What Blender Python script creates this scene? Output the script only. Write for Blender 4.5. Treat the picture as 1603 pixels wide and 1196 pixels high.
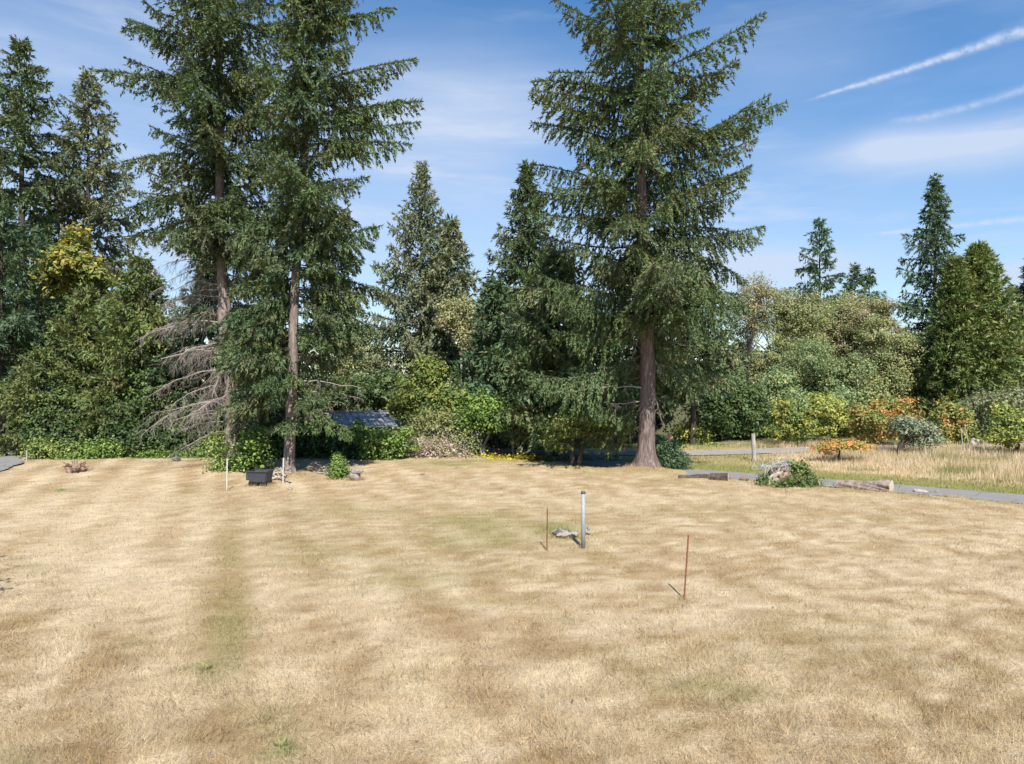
import bpy, bmesh, math, random
import numpy as np
from mathutils import Vector, Matrix

for _o in list(bpy.data.objects):
    bpy.data.objects.remove(_o)
C = bpy.context.scene.collection
SC = bpy.context.scene
R = math.radians
rng = np.random.default_rng(11)
random.seed(11)

# ------------------------------------------------------------------ camera
F, H, HOR, CX = 1111.0, 3.5, 598.0, 801.5      # pixels, metres, horizon row, centre column
cam = bpy.data.cameras.new('camera')
cam.sensor_width = 36.0
cam.lens = 36.0 * F / 1603.0
cam.clip_start = 0.1
cam.clip_end = 5000
cam_o = bpy.data.objects.new('camera', cam)
C.objects.link(cam_o)
cam_o.location = (0, 0, H)
cam_o.rotation_euler = (R(90), 0, 0)
SC.camera = cam_o

# ------------------------------------------------------------------ light
SUN_EL, SUN_AZ = 50.0, 9.0        # behind the camera, a little to the right
sun = bpy.data.lights.new('sun', 'SUN')
sun.energy = 4.6
sun.angle = R(0.55)
sun.color = (1.0, 0.955, 0.89)
sun_o = bpy.data.objects.new('sun', sun)
C.objects.link(sun_o)
sd = Vector((math.sin(R(SUN_AZ)) * math.cos(R(SUN_EL)), -math.cos(R(SUN_AZ)) * math.cos(R(SUN_EL)), math.sin(R(SUN_EL))))
sun_o.rotation_euler = sd.to_track_quat('Z', 'Y').to_euler()

SC.view_settings.view_transform = 'Standard'
SC.view_settings.look = 'None'
SC.view_settings.gamma = 1.0
SC.view_settings.exposure = 0.9
SC.cycles.use_denoising = True
SC.cycles.max_bounces = 6
SC.cycles.diffuse_bounces = 3
SC.cycles.transmission_bounces = 4
SC.cycles.glossy_bounces = 2


class NT:
    """small helper to write node trees as expressions"""
    def __init__(s, tree):
        s.t = tree
        s.n = tree.nodes
        s.l = tree.links

    def node(s, typ, **kw):
        n = s.n.new(typ)
        for k, v in kw.items():
            setattr(n, k, v)
        return n

    def put(s, sock, v):
        if isinstance(v, (int, float)):
            sock.default_value = v
        elif isinstance(v, (tuple, list)):
            sock.default_value = v if len(v) == len(sock.default_value) else tuple(v) + (1.0,)
        else:
            s.l.new(v, sock)

    def m(s, op, a, b=0.0, c=0.0, clamp=False):
        n = s.node('ShaderNodeMath', operation=op, use_clamp=clamp)
        for i, v in enumerate((a, b, c)):
            s.put(n.inputs[i], v)
        return n.outputs[0]

    def ss(s, x, a, b):
        n = s.node('ShaderNodeMapRange', interpolation_type='SMOOTHSTEP', clamp=True)
        s.put(n.inputs[0], x)
        n.inputs[1].default_value = a
        n.inputs[2].default_value = b
        return n.outputs[0]

    def mix(s, f, a, b, typ='MIX'):
        n = s.node('ShaderNodeMix', data_type='RGBA', blend_type=typ)
        s.put(n.inputs['Factor'], f)
        s.put(n.inputs[6], a)
        s.put(n.inputs[7], b)
        return n.outputs[2]

    def comb(s, x, y, z):
        n = s.node('ShaderNodeCombineXYZ')
        for i, v in enumerate((x, y, z)):
            s.put(n.inputs[i], v)
        return n.outputs[0]

    def noise(s, vec, scale, detail=4, rough=0.55, dist=0.0):
        n = s.node('ShaderNodeTexNoise')
        s.put(n.inputs['Vector'], vec)
        n.inputs['Scale'].default_value = scale
        n.inputs['Detail'].default_value = detail
        n.inputs['Roughness'].default_value = rough
        n.inputs['Distortion'].default_value = dist
        return n.outputs[0]

    def ramp(s, fac, stops):
        n = s.node('ShaderNodeValToRGB')
        s.put(n.inputs[0], fac)
        e = n.color_ramp.elements
        while len(e) < len(stops):
            e.new(0.5)
        for el, (p, c) in zip(e, stops):
            el.position = p
            el.color = tuple(c) + (1.0,)
        return n.outputs[0]


# ------------------------------------------------------------------ sky
world = bpy.data.worlds.new('World')
SC.world = world
world.use_nodes = True
w = NT(world.node_tree)
w.n.clear()
sky = w.node('ShaderNodeTexSky', sky_type='NISHITA', sun_disc=False)
sky.sun_elevation = R(SUN_EL)
sky.sun_rotation = R(180 - SUN_AZ)
sky.altitude = 30
sky.air_density = 1.0
sky.dust_density = 0.2
sky.ozone_density = 2.5
tc = w.node('ShaderNodeTexCoord')
sep = w.node('ShaderNodeSeparateXYZ')
w.l.new(tc.outputs['Generated'], sep.inputs[0])
X, Y, Z = sep.outputs
az = w.m('ARCTAN2', X, Y)
el = w.m('ARCSINE', Z)
# thin high cloud: streaks drawn out along the horizon
v1 = w.comb(w.m('MULTIPLY', az, 1.0), w.m('MULTIPLY', el, 3.2), 0.3)
n1 = w.noise(v1, 2.1, 5, 0.55, 0.35)
v2 = w.comb(w.m('ADD', w.m('MULTIPLY', az, 1.4), w.m('MULTIPLY', el, 0.8)), w.m('MULTIPLY', el, 9.0), 5.1)
n2 = w.noise(v2, 3.0, 6, 0.6, 0.2)
veil = w.m('ADD', w.m('MULTIPLY', w.ss(n1, 0.50, 0.82), 0.24), w.m('MULTIPLY', w.m('MULTIPLY', w.ss(n2, 0.45, 0.8), w.ss(n1, 0.38, 0.6)), 0.22))


def blob(a0, e0, ra, re, k):
    da = w.m('DIVIDE', w.m('SUBTRACT', az, a0), ra)
    de = w.m('DIVIDE', w.m('SUBTRACT', el, e0), re)
    r2 = w.m('ADD', w.m('MULTIPLY', da, da), w.m('MULTIPLY', de, de))
    return w.m('MULTIPLY', w.m('EXPONENT', w.m('MULTIPLY', r2, -1.0)), k)


def ang(px, py):
    x, z = (px - CX) / F, (HOR - py) / F
    return math.atan2(x, 1.0), math.asin(z / math.sqrt(x * x + z * z + 1))


cl = veil
for (px, py, ra, re, k) in ((670, 185, .19, .09, .50), (790, 165, .16, .07, .34), (60, 140, .32, .22, .42), (1405, 232, .07, .024, .85),
                            (1575, 222, .08, .026, .7), (1195, 95, .16, .07, .3), (1180, 425, .12, .025, .85), (1595, 440, .08, .022, .6),
                            (1240, 250, .10, .02, .2), (560, 380, .3, .10, .30), (1110, 410, .3, .05, .25), (1330, 300, .25, .03, .15)):
    a0, e0 = ang(px, py)
    b = w.m('MULTIPLY', blob(a0, e0, ra, re, k), w.m('ADD', w.m('MULTIPLY', n2, 0.9), 0.45))
    cl = w.m('ADD', cl, b)
cl = w.m('ADD', cl, w.m('MULTIPLY', w.ss(el, 0.46, 0.05), 0.30))
streak = w.m('MULTIPLY', w.m('MULTIPLY', w.ss(n2, 0.52, 0.72), w.ss(el, 0.55, 0.1)), 0.22)
cl = w.m('ADD', cl, streak)
# aircraft trails: straight lines seen against the sky (great circles)
ysafe = w.m('MAXIMUM', Y, 0.05)
tx = w.m('DIVIDE', X, ysafe)
tz = w.m('DIVIDE', Z, ysafe)
front = w.ss(Y, 0.1, 0.3)
puff = w.noise(w.comb(w.m('MULTIPLY', tx, 1.0), w.m('MULTIPLY', tz, 1.0), 9.0), 55, 5, 0.65)
puffl = w.noise(w.comb(tx, tz, 2.0), 14, 3, 0.5)


def trail(p0, p1, wd0, wd1, k, bend=0.0):
    t0, z0 = (p0[0] - CX) / F, (HOR - p0[1]) / F
    t1, z1 = (p1[0] - CX) / F, (HOR - p1[1]) / F
    s = w.m('DIVIDE', w.m('SUBTRACT', tx, t0), t1 - t0)
    line = w.m('ADD', w.m('MULTIPLY', s, z1 - z0), z0)
    if bend:
        line = w.m('ADD', line, w.m('MULTIPLY', w.m('MULTIPLY', s, w.m('SUBTRACT', 1.0, s)), bend))
    d = w.m('ADD', w.m('SUBTRACT', tz, line), w.m('MULTIPLY', w.m('SUBTRACT', puffl, 0.5), wd1 * 1.6))
    wd = w.m('ADD', w.m('MULTIPLY', w.m('MAXIMUM', s, 0.0), wd1 - wd0), wd0)
    q = w.m('DIVIDE', d, wd)
    g = w.m('EXPONENT', w.m('MULTIPLY', w.m('MULTIPLY', q, q), -1.0))
    g = w.m('MULTIPLY', g, w.ss(s, -0.12, 0.15))
    g = w.m('MULTIPLY', g, w.m('ADD', w.m('MULTIPLY', puff, 2.6), -0.55))
    return w.m('MULTIPLY', w.m('MULTIPLY', g, front), k)


cl = w.m('ADD', cl, trail((1285, 152), (1603, 48), .0024, .0074, .9))
cl = w.m('ADD', cl, trail((1405, 190), (1603, 140), .0050, .0060, .42, -0.02))
cl = w.m('ADD', cl, trail((1370, 366), (1603, 343), .0022, .0045, .6))
cl = w.m('MULTIPLY', cl, w.ss(Z, -0.02, 0.06))
cl = w.m('MINIMUM', w.m('MAXIMUM', cl, 0.0), 0.9)
hs = w.node('ShaderNodeHueSaturation')
hs.inputs['Saturation'].default_value = 1.28
w.l.new(sky.outputs[0], hs.inputs['Color'])
skycol = w.mix(cl, hs.outputs[0], (3.75, 4.35, 5.45, 1))
bg = w.node('ShaderNodeBackground')
w.l.new(skycol, bg.inputs[0])
bg.inputs[1].default_value = 0.092
wo = w.node('ShaderNodeOutputWorld')
w.l.new(bg.outputs[0], wo.inputs[0])


# ------------------------------------------------------------------ helpers
def P(px, py, d):
    return np.array([(px - CX) / F * d, d, H - (py - HOR) / F * d])


def G(px, py, z=0.0):
    d = (H - z) * F / (py - HOR)
    return np.array([(px - CX) / F * d, d])


def sstep(x, a, b):
    t = np.clip((x - a) / (b - a), 0, 1)
    return t * t * (3 - 2 * t)


def hash2(ix, iy, seed):
    h = (ix.astype(np.int64) * 374761393 + iy.astype(np.int64) * 668265263 + seed * 974634777) & 0x7fffffff
    h = ((h ^ (h >> 13)) * 1274126177) & 0x7fffffff
    return ((h ^ (h >> 16)) & 0xffff) / 65535.0


def vnoise(x, y, seed=0):
    ix, iy = np.floor(x), np.floor(y)
    fx, fy = x - ix, y - iy
    fx, fy = fx * fx * (3 - 2 * fx), fy * fy * (3 - 2 * fy)
    a = hash2(ix, iy, seed); b = hash2(ix + 1, iy, seed)
    c = hash2(ix, iy + 1, seed); d = hash2(ix + 1, iy + 1, seed)
    return (a * (1 - fx) + b * fx) * (1 - fy) + (c * (1 - fx) + d * fx) * fy


def fbm(x, y, seed=0, o=4):
    s, a, t = 0, 0.5, 0
    for i in range(o):
        s = s + a * vnoise(x * 2 ** i, y * 2 ** i, seed + i * 7)
        t += a
        a *= 0.55
    return s / t


def mesh_np(name, verts, faces, mat, parent=None, col=None, smooth=False):
    """faces: (n,k) index array with k = 3 or 4"""
    verts = np.asarray(verts, np.float32)
    faces = np.asarray(faces, np.int32)
    me = bpy.data.meshes.new(name)
    n, k = faces.shape
    me.vertices.add(len(verts))
    me.vertices.foreach_set('co', verts.ravel())
    me.loops.add(n * k)
    me.loops.foreach_set('vertex_index', faces.ravel())
    me.polygons.add(n)
    me.polygons.foreach_set('loop_start', np.arange(0, n * k, k, dtype=np.int32))
    if smooth:
        me.polygons.foreach_set('use_smooth', np.ones(n, bool))
    me.update(calc_edges=True)
    if col is not None:
        a = me.color_attributes.new('Col', 'FLOAT_COLOR', 'POINT')
        c4 = np.ones((len(verts), 4), np.float32)
        c4[:, :3] = col
        a.data.foreach_set('color', c4.ravel())
    me.materials.append(mat)
    o = bpy.data.objects.new(name, me)
    C.objects.link(o)
    if parent:
        o.parent = parent
    return o


def mesh_bm(name, bm, mat, parent=None, smooth=False):
    me = bpy.data.meshes.new(name)
    bmesh.ops.recalc_face_normals(bm, faces=bm.faces)
    for f in bm.faces:
        f.smooth = smooth
    bm.to_mesh(me)
    bm.free()
    me.materials.append(mat)
    o = bpy.data.objects.new(name, me)
    C.objects.link(o)
    if parent:
        o.parent = parent
    return o


LABELS = {}


def tag(o, label, cat, group=None):
    assert label not in LABELS or LABELS[label] == group, label
    LABELS[label] = group
    o['label'] = label
    o['category'] = cat
    if group:
        o['group'] = group
    return o


def thing(name, label, cat, loc, rz=0.0, group=None):
    o = bpy.data.objects.new(name, None)
    o.empty_display_size = 0.2
    C.objects.link(o)
    o.location = loc
    o.rotation_euler = (0, 0, rz)
    return tag(o, label, cat, group)


def copy_tree(src, label, loc, rz=0.0, sc=1.0, group=None, cat=None):
    o = src.copy()
    C.objects.link(o)
    o.location = loc
    o.rotation_euler = (0, 0, rz)
    o.scale = sc if isinstance(sc, tuple) else (sc, sc, sc)
    tag(o, label, cat or src['category'], group)
    for ch in src.children:
        c = ch.copy()
        C.objects.link(c)
        c.parent = o
    return o


def unit(v):
    return v / (np.linalg.norm(v, axis=-1, keepdims=True) + 1e-9)


class Tubes:
    """collects tapered tubes (quads)"""
    def __init__(s):
        s.v, s.f, s.n = [], [], 0

    def add(s, pts, rad, sides=6, rough=0.0, cap=True):
        pts = np.asarray(pts, float)
        rad = np.asarray(rad, float)
        m = len(pts)
        tan = unit(np.gradient(pts, axis=0))
        ref = np.array([0, 0, 1.0]) if abs(tan[0][2]) < 0.8 else np.array([1.0, 0, 0])
        u = unit(np.cross(tan, ref))
        v = np.cross(tan, u)
        th = np.linspace(0, 2 * math.pi, sides, endpoint=False)
        rr = rad[:, None] * np.ones((m, sides))
        if rough:
            rr = rr * (1 + rough * (rng.random((m, sides)) - 0.5))
        ring = pts[:, None, :] + rr[..., None] * (np.cos(th)[None, :, None] * u[:, None, :] + np.sin(th)[None, :, None] * v[:, None, :])
        s.v.append(ring.reshape(-1, 3))
        i = np.arange(m - 1)[:, None] * sides
        j = np.arange(sides)[None, :]
        j2 = (j + 1) % sides
        f = np.stack([i + j, i + j2, i + sides + j2, i + sides + j], -1).reshape(-1, 4) + s.n
        s.f.append(f)
        s.n += m * sides
        return s

    def build(s, name, mat, parent=None, smooth=True, origin=(0, 0, 0)):
        return mesh_np(name, np.concatenate(s.v) - np.asarray(origin), np.concatenate(s.f), mat, parent, smooth=smooth)


def leaf_quads(p, d, side, ln, wd, fold=0.12):
    """one folded diamond for each leaf"""
    n = np.cross(d, side)
    a = p
    mid = p + d * (ln * 0.42)[:, None]
    b = mid + side * (wd * 0.5)[:, None] + n * (wd * fold)[:, None]
    c = p + d * ln[:, None]
    e = mid - side * (wd * 0.5)[:, None] + n * (wd * fold)[:, None]
    v = np.stack([a, b, c, e], 1).reshape(-1, 3)
    f = np.arange(len(v), dtype=np.int32).reshape(-1, 4)
    return v, f


def rand_unit(n):
    return unit(rng.normal(size=(n, 3)))


# ------------------------------------------------------------------ materials
def principled(name, rough=0.8, spec=0.25):
    m = bpy.data.materials.new(name)
    m.use_nodes = True
    t = NT(m.node_tree)
    b = t.n['Principled BSDF']
    b.inputs['Roughness'].default_value = rough
    b.inputs['Specular IOR Level'].default_value = spec
    return m, t, b


def mat_foliage(name, transl=0.3, rough=0.6, spec=0.2, gain=1.0):
    m, t, b = principled(name, rough, spec)
    at = t.node('ShaderNodeAttribute', attribute_name='Col')
    oi = t.node('ShaderNodeObjectInfo')
    geo = t.node('ShaderNodeNewGeometry')
    nz = t.noise(geo.outputs['Position'], 1.3, 3)
    k = t.m('MULTIPLY', t.m('ADD', t.m('MULTIPLY', nz, 0.7), 0.65), gain)
    k = t.m('MULTIPLY', k, t.m('ADD', t.m('MULTIPLY', oi.outputs['Random'], 0.22), 0.89))
    col = t.mix(1.0, at.outputs['Color'], t.comb(k, k, k), 'MULTIPLY')
    t.l.new(col, b.inputs['Base Color'])
    tr = t.node('ShaderNodeBsdfTranslucent')
    c2 = t.mix(1.0, col, (1.15, 1.1, 0.45, 1), 'MULTIPLY')
    t.l.new(c2, tr.inputs[0])
    mx = t.node('ShaderNodeMixShader')
    mx.inputs[0].default_value = transl
    t.l.new(b.outputs[0], mx.inputs[1])
    t.l.new(tr.outputs[0], mx.inputs[2])
    t.l.new(mx.outputs[0], t.n['Material Output'].inputs[0])
    return m


def mat_bark(name, c0, c1, c2, scale=9.0, stretch=0.22, bump=0.6, moss=None):
    m, t, b = principled(name, 0.9, 0.1)
    tcn = t.node('ShaderNodeTexCoord')
    mp = t.node('ShaderNodeMapping')
    mp.inputs['Scale'].default_value = (1, 1, stretch)
    t.l.new(tcn.outputs['Object'], mp.inputs[0])
    n1_ = t.noise(mp.outputs[0], scale, 6, 0.65, 0.6)
    n2_ = t.noise(tcn.outputs['Object'], 1.7, 3, 0.6)
    col = t.ramp(n1_, [(0.28, c0), (0.5, c1), (0.72, c2)])
    col = t.mix(t.m('MULTIPLY', n2_, 0.45), col, tuple(np.array(c1) * 0.75))
    if moss:
        col = t.mix(t.ss(n2_, 0.55, 0.75), col, moss)
    t.l.new(col, b.inputs['Base Color'])
    bp = t.node('ShaderNodeBump')
    bp.inputs['Strength'].default_value = bump
    bp.inputs['Distance'].default_value = 0.05
    t.l.new(n1_, bp.inputs['Height'])
    t.l.new(bp.outputs[0], b.inputs['Normal'])
    return m


def mat_noise(name, c0, c1, scale=6.0, rough=0.85, spec=0.2, bump=0.3, detail=5, metallic=0.0, dist=0.01):
    m, t, b = principled(name, rough, spec)
    tcn = t.node('ShaderNodeTexCoord')
    nz = t.noise(tcn.outputs['Object'], scale, detail, 0.6)
    col = t.ramp(nz, [(0.3, c0), (0.7, c1)])
    t.l.new(col, b.inputs['Base Color'])
    b.inputs['Metallic'].default_value = metallic
    if bump:
        bp = t.node('ShaderNodeBump')
        bp.inputs['Strength'].default_value = bump
        bp.inputs['Distance'].default_value = dist
        t.l.new(nz, bp.inputs['Height'])
        t.l.new(bp.outputs[0], b.inputs['Normal'])
    return m


def mat_ground(name):
    m, t, b = principled(name, 0.95, 0.05)
    at = t.node('ShaderNodeAttribute', attribute_name='Col')
    geo = t.node('ShaderNodeNewGeometry')
    pos = geo.outputs['Position']
    fine = t.noise(pos, 26, 5, 0.7)
    mid = t.noise(pos, 3.2, 5, 0.65, 0.4)
    mp = t.node('ShaderNodeMapping')
    mp.inputs['Scale'].default_value = (0.5, 2.2, 1)
    t.l.new(pos, mp.inputs[0])
    strk = t.noise(mp.outputs[0], 1.6, 5, 0.65, 0.5)
    k = t.m('ADD', t.m('MULTIPLY', fine, 0.75), 0.62)
    k = t.m('MULTIPLY', k, t.m('ADD', t.m('MULTIPLY', mid, 0.5), 0.75))
    k = t.m('MULTIPLY', k, t.m('ADD', t.m('MULTIPLY', strk, 0.6), 0.7))
    col = t.mix(1.0, at.outputs['Color'], t.comb(k, k, k), 'MULTIPLY')
    t.l.new(col, b.inputs['Base Color'])
    bp = t.node('ShaderNodeBump')
    bp.inputs['Strength'].default_value = 0.7
    bp.inputs['Distance'].default_value = 0.06
    t.l.new(t.m('ADD', fine, mid), bp.inputs['Height'])
    t.l.new(bp.outputs[0], b.inputs['Normal'])
    return m


def mat_asphalt(name, c0, c1):
    m, t, b = principled(name, 0.9, 0.2)
    geo = t.node('ShaderNodeNewGeometry')
    fine = t.noise(geo.outputs['Position'], 60, 4, 0.7)
    big = t.noise(geo.outputs['Position'], 0.9, 5, 0.65)
    dirt = t.noise(geo.outputs['Position'], 3.5, 5, 0.7)
    vo = t.node('ShaderNodeTexVoronoi', feature='DISTANCE_TO_EDGE')
    t.l.new(geo.outputs['Position'], vo.inputs['Vector'])
    vo.inputs['Scale'].default_value = 0.8
    col = t.mix(t.m('ADD', t.m('MULTIPLY', fine, 0.5), t.m('MULTIPLY', big, 0.5)), c0, c1)
    col = t.mix(t.m('MULTIPLY', t.ss(dirt, .52, .72), .6), col, (.20, .155, .10, 1))
    col = t.mix(t.ss(vo.outputs['Distance'], .012, .0), col, (.06, .055, .05, 1))
    t.l.new(col, b.inputs['Base Color'])
    bp = t.node('ShaderNodeBump')
    bp.inputs['Strength'].default_value = 0.6
    bp.inputs['Distance'].default_value = 0.015
    t.l.new(fine, bp.inputs['Height'])
    t.l.new(bp.outputs[0], b.inputs['Normal'])
    return m


M_NEEDLE = mat_foliage('needles', 0.2, 0.6, 0.25, 1.65)
M_LEAF = mat_foliage('leaves', 0.28, 0.55, 0.3, 1.62)
M_GRASS = mat_foliage('grass_blades', 0.28, 0.7, 0.12)
M_GROUND = mat_ground('ground_cover')
M_BARK_GREY = mat_bark('grey_fir_bark', (.075, .06, .052), (.22, .18, .16), (.38, .32, .285), 10, 0.3, 0.9)
M_BARK_RED = mat_bark('reddish_fir_bark', (.05, .038, .034), (.165, .125, .112), (.34, .27, .24), 13, 0.16, 1.0)
M_BARK_DARK = mat_bark('dark_bark', (.03, .025, .02), (.075, .062, .05), (.14, .12, .10), 10, 0.3)
M_BARK_PALE = mat_bark('pale_bark', (.20, .18, .16), (.36, .33, .29), (.5, .47, .43), 9, 0.4, 0.3)
M_DEAD = mat_bark('dead_wood', (.18, .15, .13), (.33, .285, .25), (.48, .42, .375), 14, 0.5, 0.3)
M_LIMB = mat_bark('limb_bark', (.045, .038, .032), (.09, .075, .062), (.16, .135, .115), 14, 0.5, 0.3)

# ------------------------------------------------------------------ terrain
# driveway: far edge runs from behind the big fir down to the right of the picture
DN = unit(np.array([0.605, 0.796]))
DA = np.array([6.9, 29.8])
BIG = np.array([5.35, 28.4])
FIR_A = np.array([-11.5, 29.0])
FIR_B = np.array([-8.35, 26.5])
STUMP = G(118, 740)


def drive_s(x, y):
    return (x - DA[0]) * DN[0] + (y - DA[1]) * DN[1]


def gz(x, y):
    x = np.asarray(x, float)
    y = np.asarray(y, float)
    z = (fbm(x * 0.35, y * 0.35, 3, 3) - 0.5) * 0.07
    s = drive_s(x, y)
    z = z * (1 - sstep(s, -2.9, -2.3)) - 0.12 * sstep(s, -2.65, -2.2)
    z = z + 0.26 * np.exp(-((x - BIG[0]) ** 2 + (y - BIG[1]) ** 2) / 1.3)
    z = z + 0.22 * np.exp(-((x - FIR_A[0] - .2) ** 2 + (y - FIR_A[1] + .8) ** 2) / 3.0)
    z = z + 0.12 * np.exp(-((x - FIR_B[0]) ** 2 + (y - FIR_B[1]) ** 2) / 1.2)
    z = z + 0.16 * np.exp(-((x - STUMP[0]) ** 2 / 5 + (y - STUMP[1]) ** 2 / 2.0))
    z = z * sstep(y, 2, 5)
    return z


STRAW = np.array([.39, .293, .168])
PALE = np.array([.55, .446, .306])
BROWN = np.array([.285, .19, .095])
OLIVE = np.array([.235, .21, .085])
GREEN = np.array([.14, .19, .04])
# hand-placed patches: pixel centre, pixel radii, weight
GREENS = [(358, 985, 30, 50, .58), (330, 1047, 30, 16, .62), (760, 830, 150, 38, .55), (880, 830, 60, 14, .7), (560, 800, 120, 12, .4), (400, 830, 40, 6, .5),
          (880, 968, 14, 7, .8), (1100, 1080, 60, 14, .55), (440, 1165, 28, 26, .8), (430, 1130, 40, 24, .5), (60, 885, 40, 12, .4), (210, 1010, 24, 12, .5), (1060, 1140, 24, 10, .5),
          (660, 900, 130, 30, .4), (510, 860, 120, 24, .35), (1160, 1090, 40, 18, .45), (20, 1190, 60, 14, .4), (770, 940, 90, 8, .35), (1330, 985, 120, 10, .25), (650, 1055, 10, 7, .6),
          (300, 770, 26, 8, .3), (1000, 800, 200, 8, .22), (1180, 1040, 200, 30, .2), (95, 768, 14, 3, .9), (700, 727, 60, 5, .7), (720, 722, 90, 3, .7)]
PALES = [(180, 900, 150, 70, .75), (150, 800, 150, 30, .6), (420, 1050, 120, 40, .5), (860, 1060, 90, 26, .9), (680, 1010, 70, 24, .7), (950, 970, 120, 14, .5), (1130, 975, 60, 9, .9), (1200, 950, 80, 8, .7),
         (520, 925, 60, 7, .7), (580, 940, 70, 8, .6), (610, 1110, 90, 40, .6), (1480, 900, 150, 30, .35), (300, 1080, 150, 40, .35), (740, 1150, 80, 30, .5), (1250, 1150, 120, 36, .4), (1000, 785, 250, 8, .3)]
BROWNS = [(345, 930, 40, 60, .9), (720, 985, 60, 16, .9), (800, 1020, 60, 22, .8), (770, 1100, 70, 24, .7), (500, 1110, 70, 40, .5), (430, 1010, 60, 20, .4), (260, 1090, 60, 30, .35), (960, 940, 120, 14, .4),
          (1020, 1000, 130, 22, .4), (1230, 1040, 160, 24, .4), (960, 880, 200, 14, .35), (1100, 900, 120, 8, .4), (1300, 800, 260, 10, .35), (500, 800, 200, 20, .25), (470, 790, 220, 6, .3), (1330, 1130, 90, 26, .3)]


def patches(lst, x, y):
    py = HOR + H * F / np.maximum(y, 3.0)
    px = CX + x / np.maximum(y, 3.0) * F
    nx = (vnoise(x * 1.3, y * 1.3, 51) - 0.5)
    ny = (vnoise(x * 1.3, y * 1.3, 77) - 0.5)
    o = np.zeros_like(x)
    for (a, b, ra, rb, k) in lst:
        q = ((px - a) / ra + nx * 0.9) ** 2 + ((py - b) / rb + ny * 0.9) ** 2
        o = np.maximum(o, k * np.exp(-q))
    return np.where(y > 3.0, o, 0)


def lawn_col(x, y):
    uu = x + .4 * y
    a = fbm(uu * 0.8, y * 0.35, 21)
    b = fbm(uu * 2.2 + 9, y * 1.0, 31)
    g = fbm(uu * 0.9 + 40, y * 0.5, 41)
    far = sstep(y, 10, 22)
    t1 = fbm(uu * 3.2 + 3, y * 1.5, 121, 4)
    t2 = fbm(x * 5.5 + 7, y * 5.5, 131, 3)
    c = STRAW * np.ones((len(x), 1))

    def mixin(c, col, f):
        f = np.clip(f, 0, 1)[:, None]
        return c * (1 - f) + col * f
    c = mixin(c, BROWN, sstep(a, .54, .78) * .5)
    c = mixin(c, PALE, sstep(b, .55, .8) * (.75 - .25 * far))
    c = mixin(c, OLIVE, sstep(g, .56, .8) * .38)
    c = mixin(c, PALE, sstep(t1, .52, .66) * .6)
    c = mixin(c, BROWN, sstep(1 - t1, .52, .66) * .5)
    c = mixin(c, PALE, sstep(t2, .55, .66) * .6 * (1 - far * .6))
    c = mixin(c, BROWN * .8, sstep(1 - t2, .55, .66) * .55 * (1 - far * .6))
    # mowing lanes running away from the camera
    u = x + 0.40 * y + .10 * (vnoise(x * .9, y * .5, 5) - .5)
    fade = (.35 + .65 * (1 - sstep(u, 1.0, 6.0))) * (.55 + .9 * vnoise(u * .7, y * .18, 6))
    lane = np.tanh(2.2 * np.sin((u + 1.07) * 2 * math.pi / 1.5)) * fade
    c = mixin(c, PALE, np.clip(lane, 0, 1) * .36)
    c = mixin(c, BROWN, np.clip(-lane, 0, 1) * .32)
    strip = np.exp(-((u - .02) / .33) ** 4) * sstep(y, 7.6, 8.8) * (1 - sstep(y, 14.5, 20.0))
    c = mixin(c, BROWN * .4 + OLIVE * .6, strip * .85)
    c = mixin(c, PALE, patches(PALES, x, y) * .8)
    c = mixin(c, BROWN, patches(BROWNS, x, y) * .75)
    c = mixin(c, OLIVE, patches(GREENS, x, y) * 1.0)
    c = mixin(c, GREEN, sstep(patches(GREENS, x, y), .42, .9) * .6)
    return c


def ground_col(x, y):
    c = lawn_col(x, y)
    s = drive_s(x, y)
    mead = np.array([.45, .34, .185])
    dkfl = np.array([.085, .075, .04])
    grn = np.array([.21, .215, .075])
    f = sstep(s, -2.6, -2.2)[:, None]
    c = c * (1 - f) + mead * f
    # green verge beyond the drive
    g = (sstep(s, -.2, .1) * (1 - sstep(s, 1.6, 3.0)) * .85)[:, None]
    c = c * (1 - g) + grn * g
    g = (sstep(s, .2, .6) * (1 - sstep(x, 10.5, 13.5)) * (1 - sstep(y, 34, 36)) * .55)[:, None]
    c = c * (1 - g) + np.array([.22, .225, .08]) * g
    # lawn hem towards the drive
    g = (sstep(s, -4.2, -2.9) * (1 - sstep(s, -2.6, -2.3)) * .5)[:, None]
    c = c * (1 - g) + np.array([.30, .25, .10]) * g
    # dark brown-green wood floor behind the lawn
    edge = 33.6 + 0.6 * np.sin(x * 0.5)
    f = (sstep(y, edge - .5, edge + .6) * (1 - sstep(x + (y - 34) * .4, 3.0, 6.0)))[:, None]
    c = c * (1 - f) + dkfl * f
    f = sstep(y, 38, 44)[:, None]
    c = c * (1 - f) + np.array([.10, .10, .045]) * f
    # needles and bark under the big fir
    q = np.exp(-((x - BIG[0]) ** 2 + (y - BIG[1] + .2) ** 2) / 2.2)[:, None]
    c = c * (1 - .8 * q) + np.array([.26, .19, .10]) * .8 * q
    for (cx, cy) in (FIR_A, FIR_B):
        q = np.exp(-((x - cx) ** 2 + (y - cy) ** 2) / 1.6)[:, None]
        c = c * (1 - .6 * q) + np.array([.25, .20, .11]) * .6 * q
    q = np.exp(-((x - STUMP[0] + .6) ** 2 / 3.0 + (y - STUMP[1] + .1) ** 2 / .3))[:, None]
    c = c * (1 - .5 * q) + np.array([.30, .25, .19]) * .5 * q
    return c


def axis(parts):
    out = []
    for a, b, n in parts:
        out.append(np.linspace(a, b, n, endpoint=False))
    return np.unique(np.concatenate(out + [np.array([parts[-1][1]])]))


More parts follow.
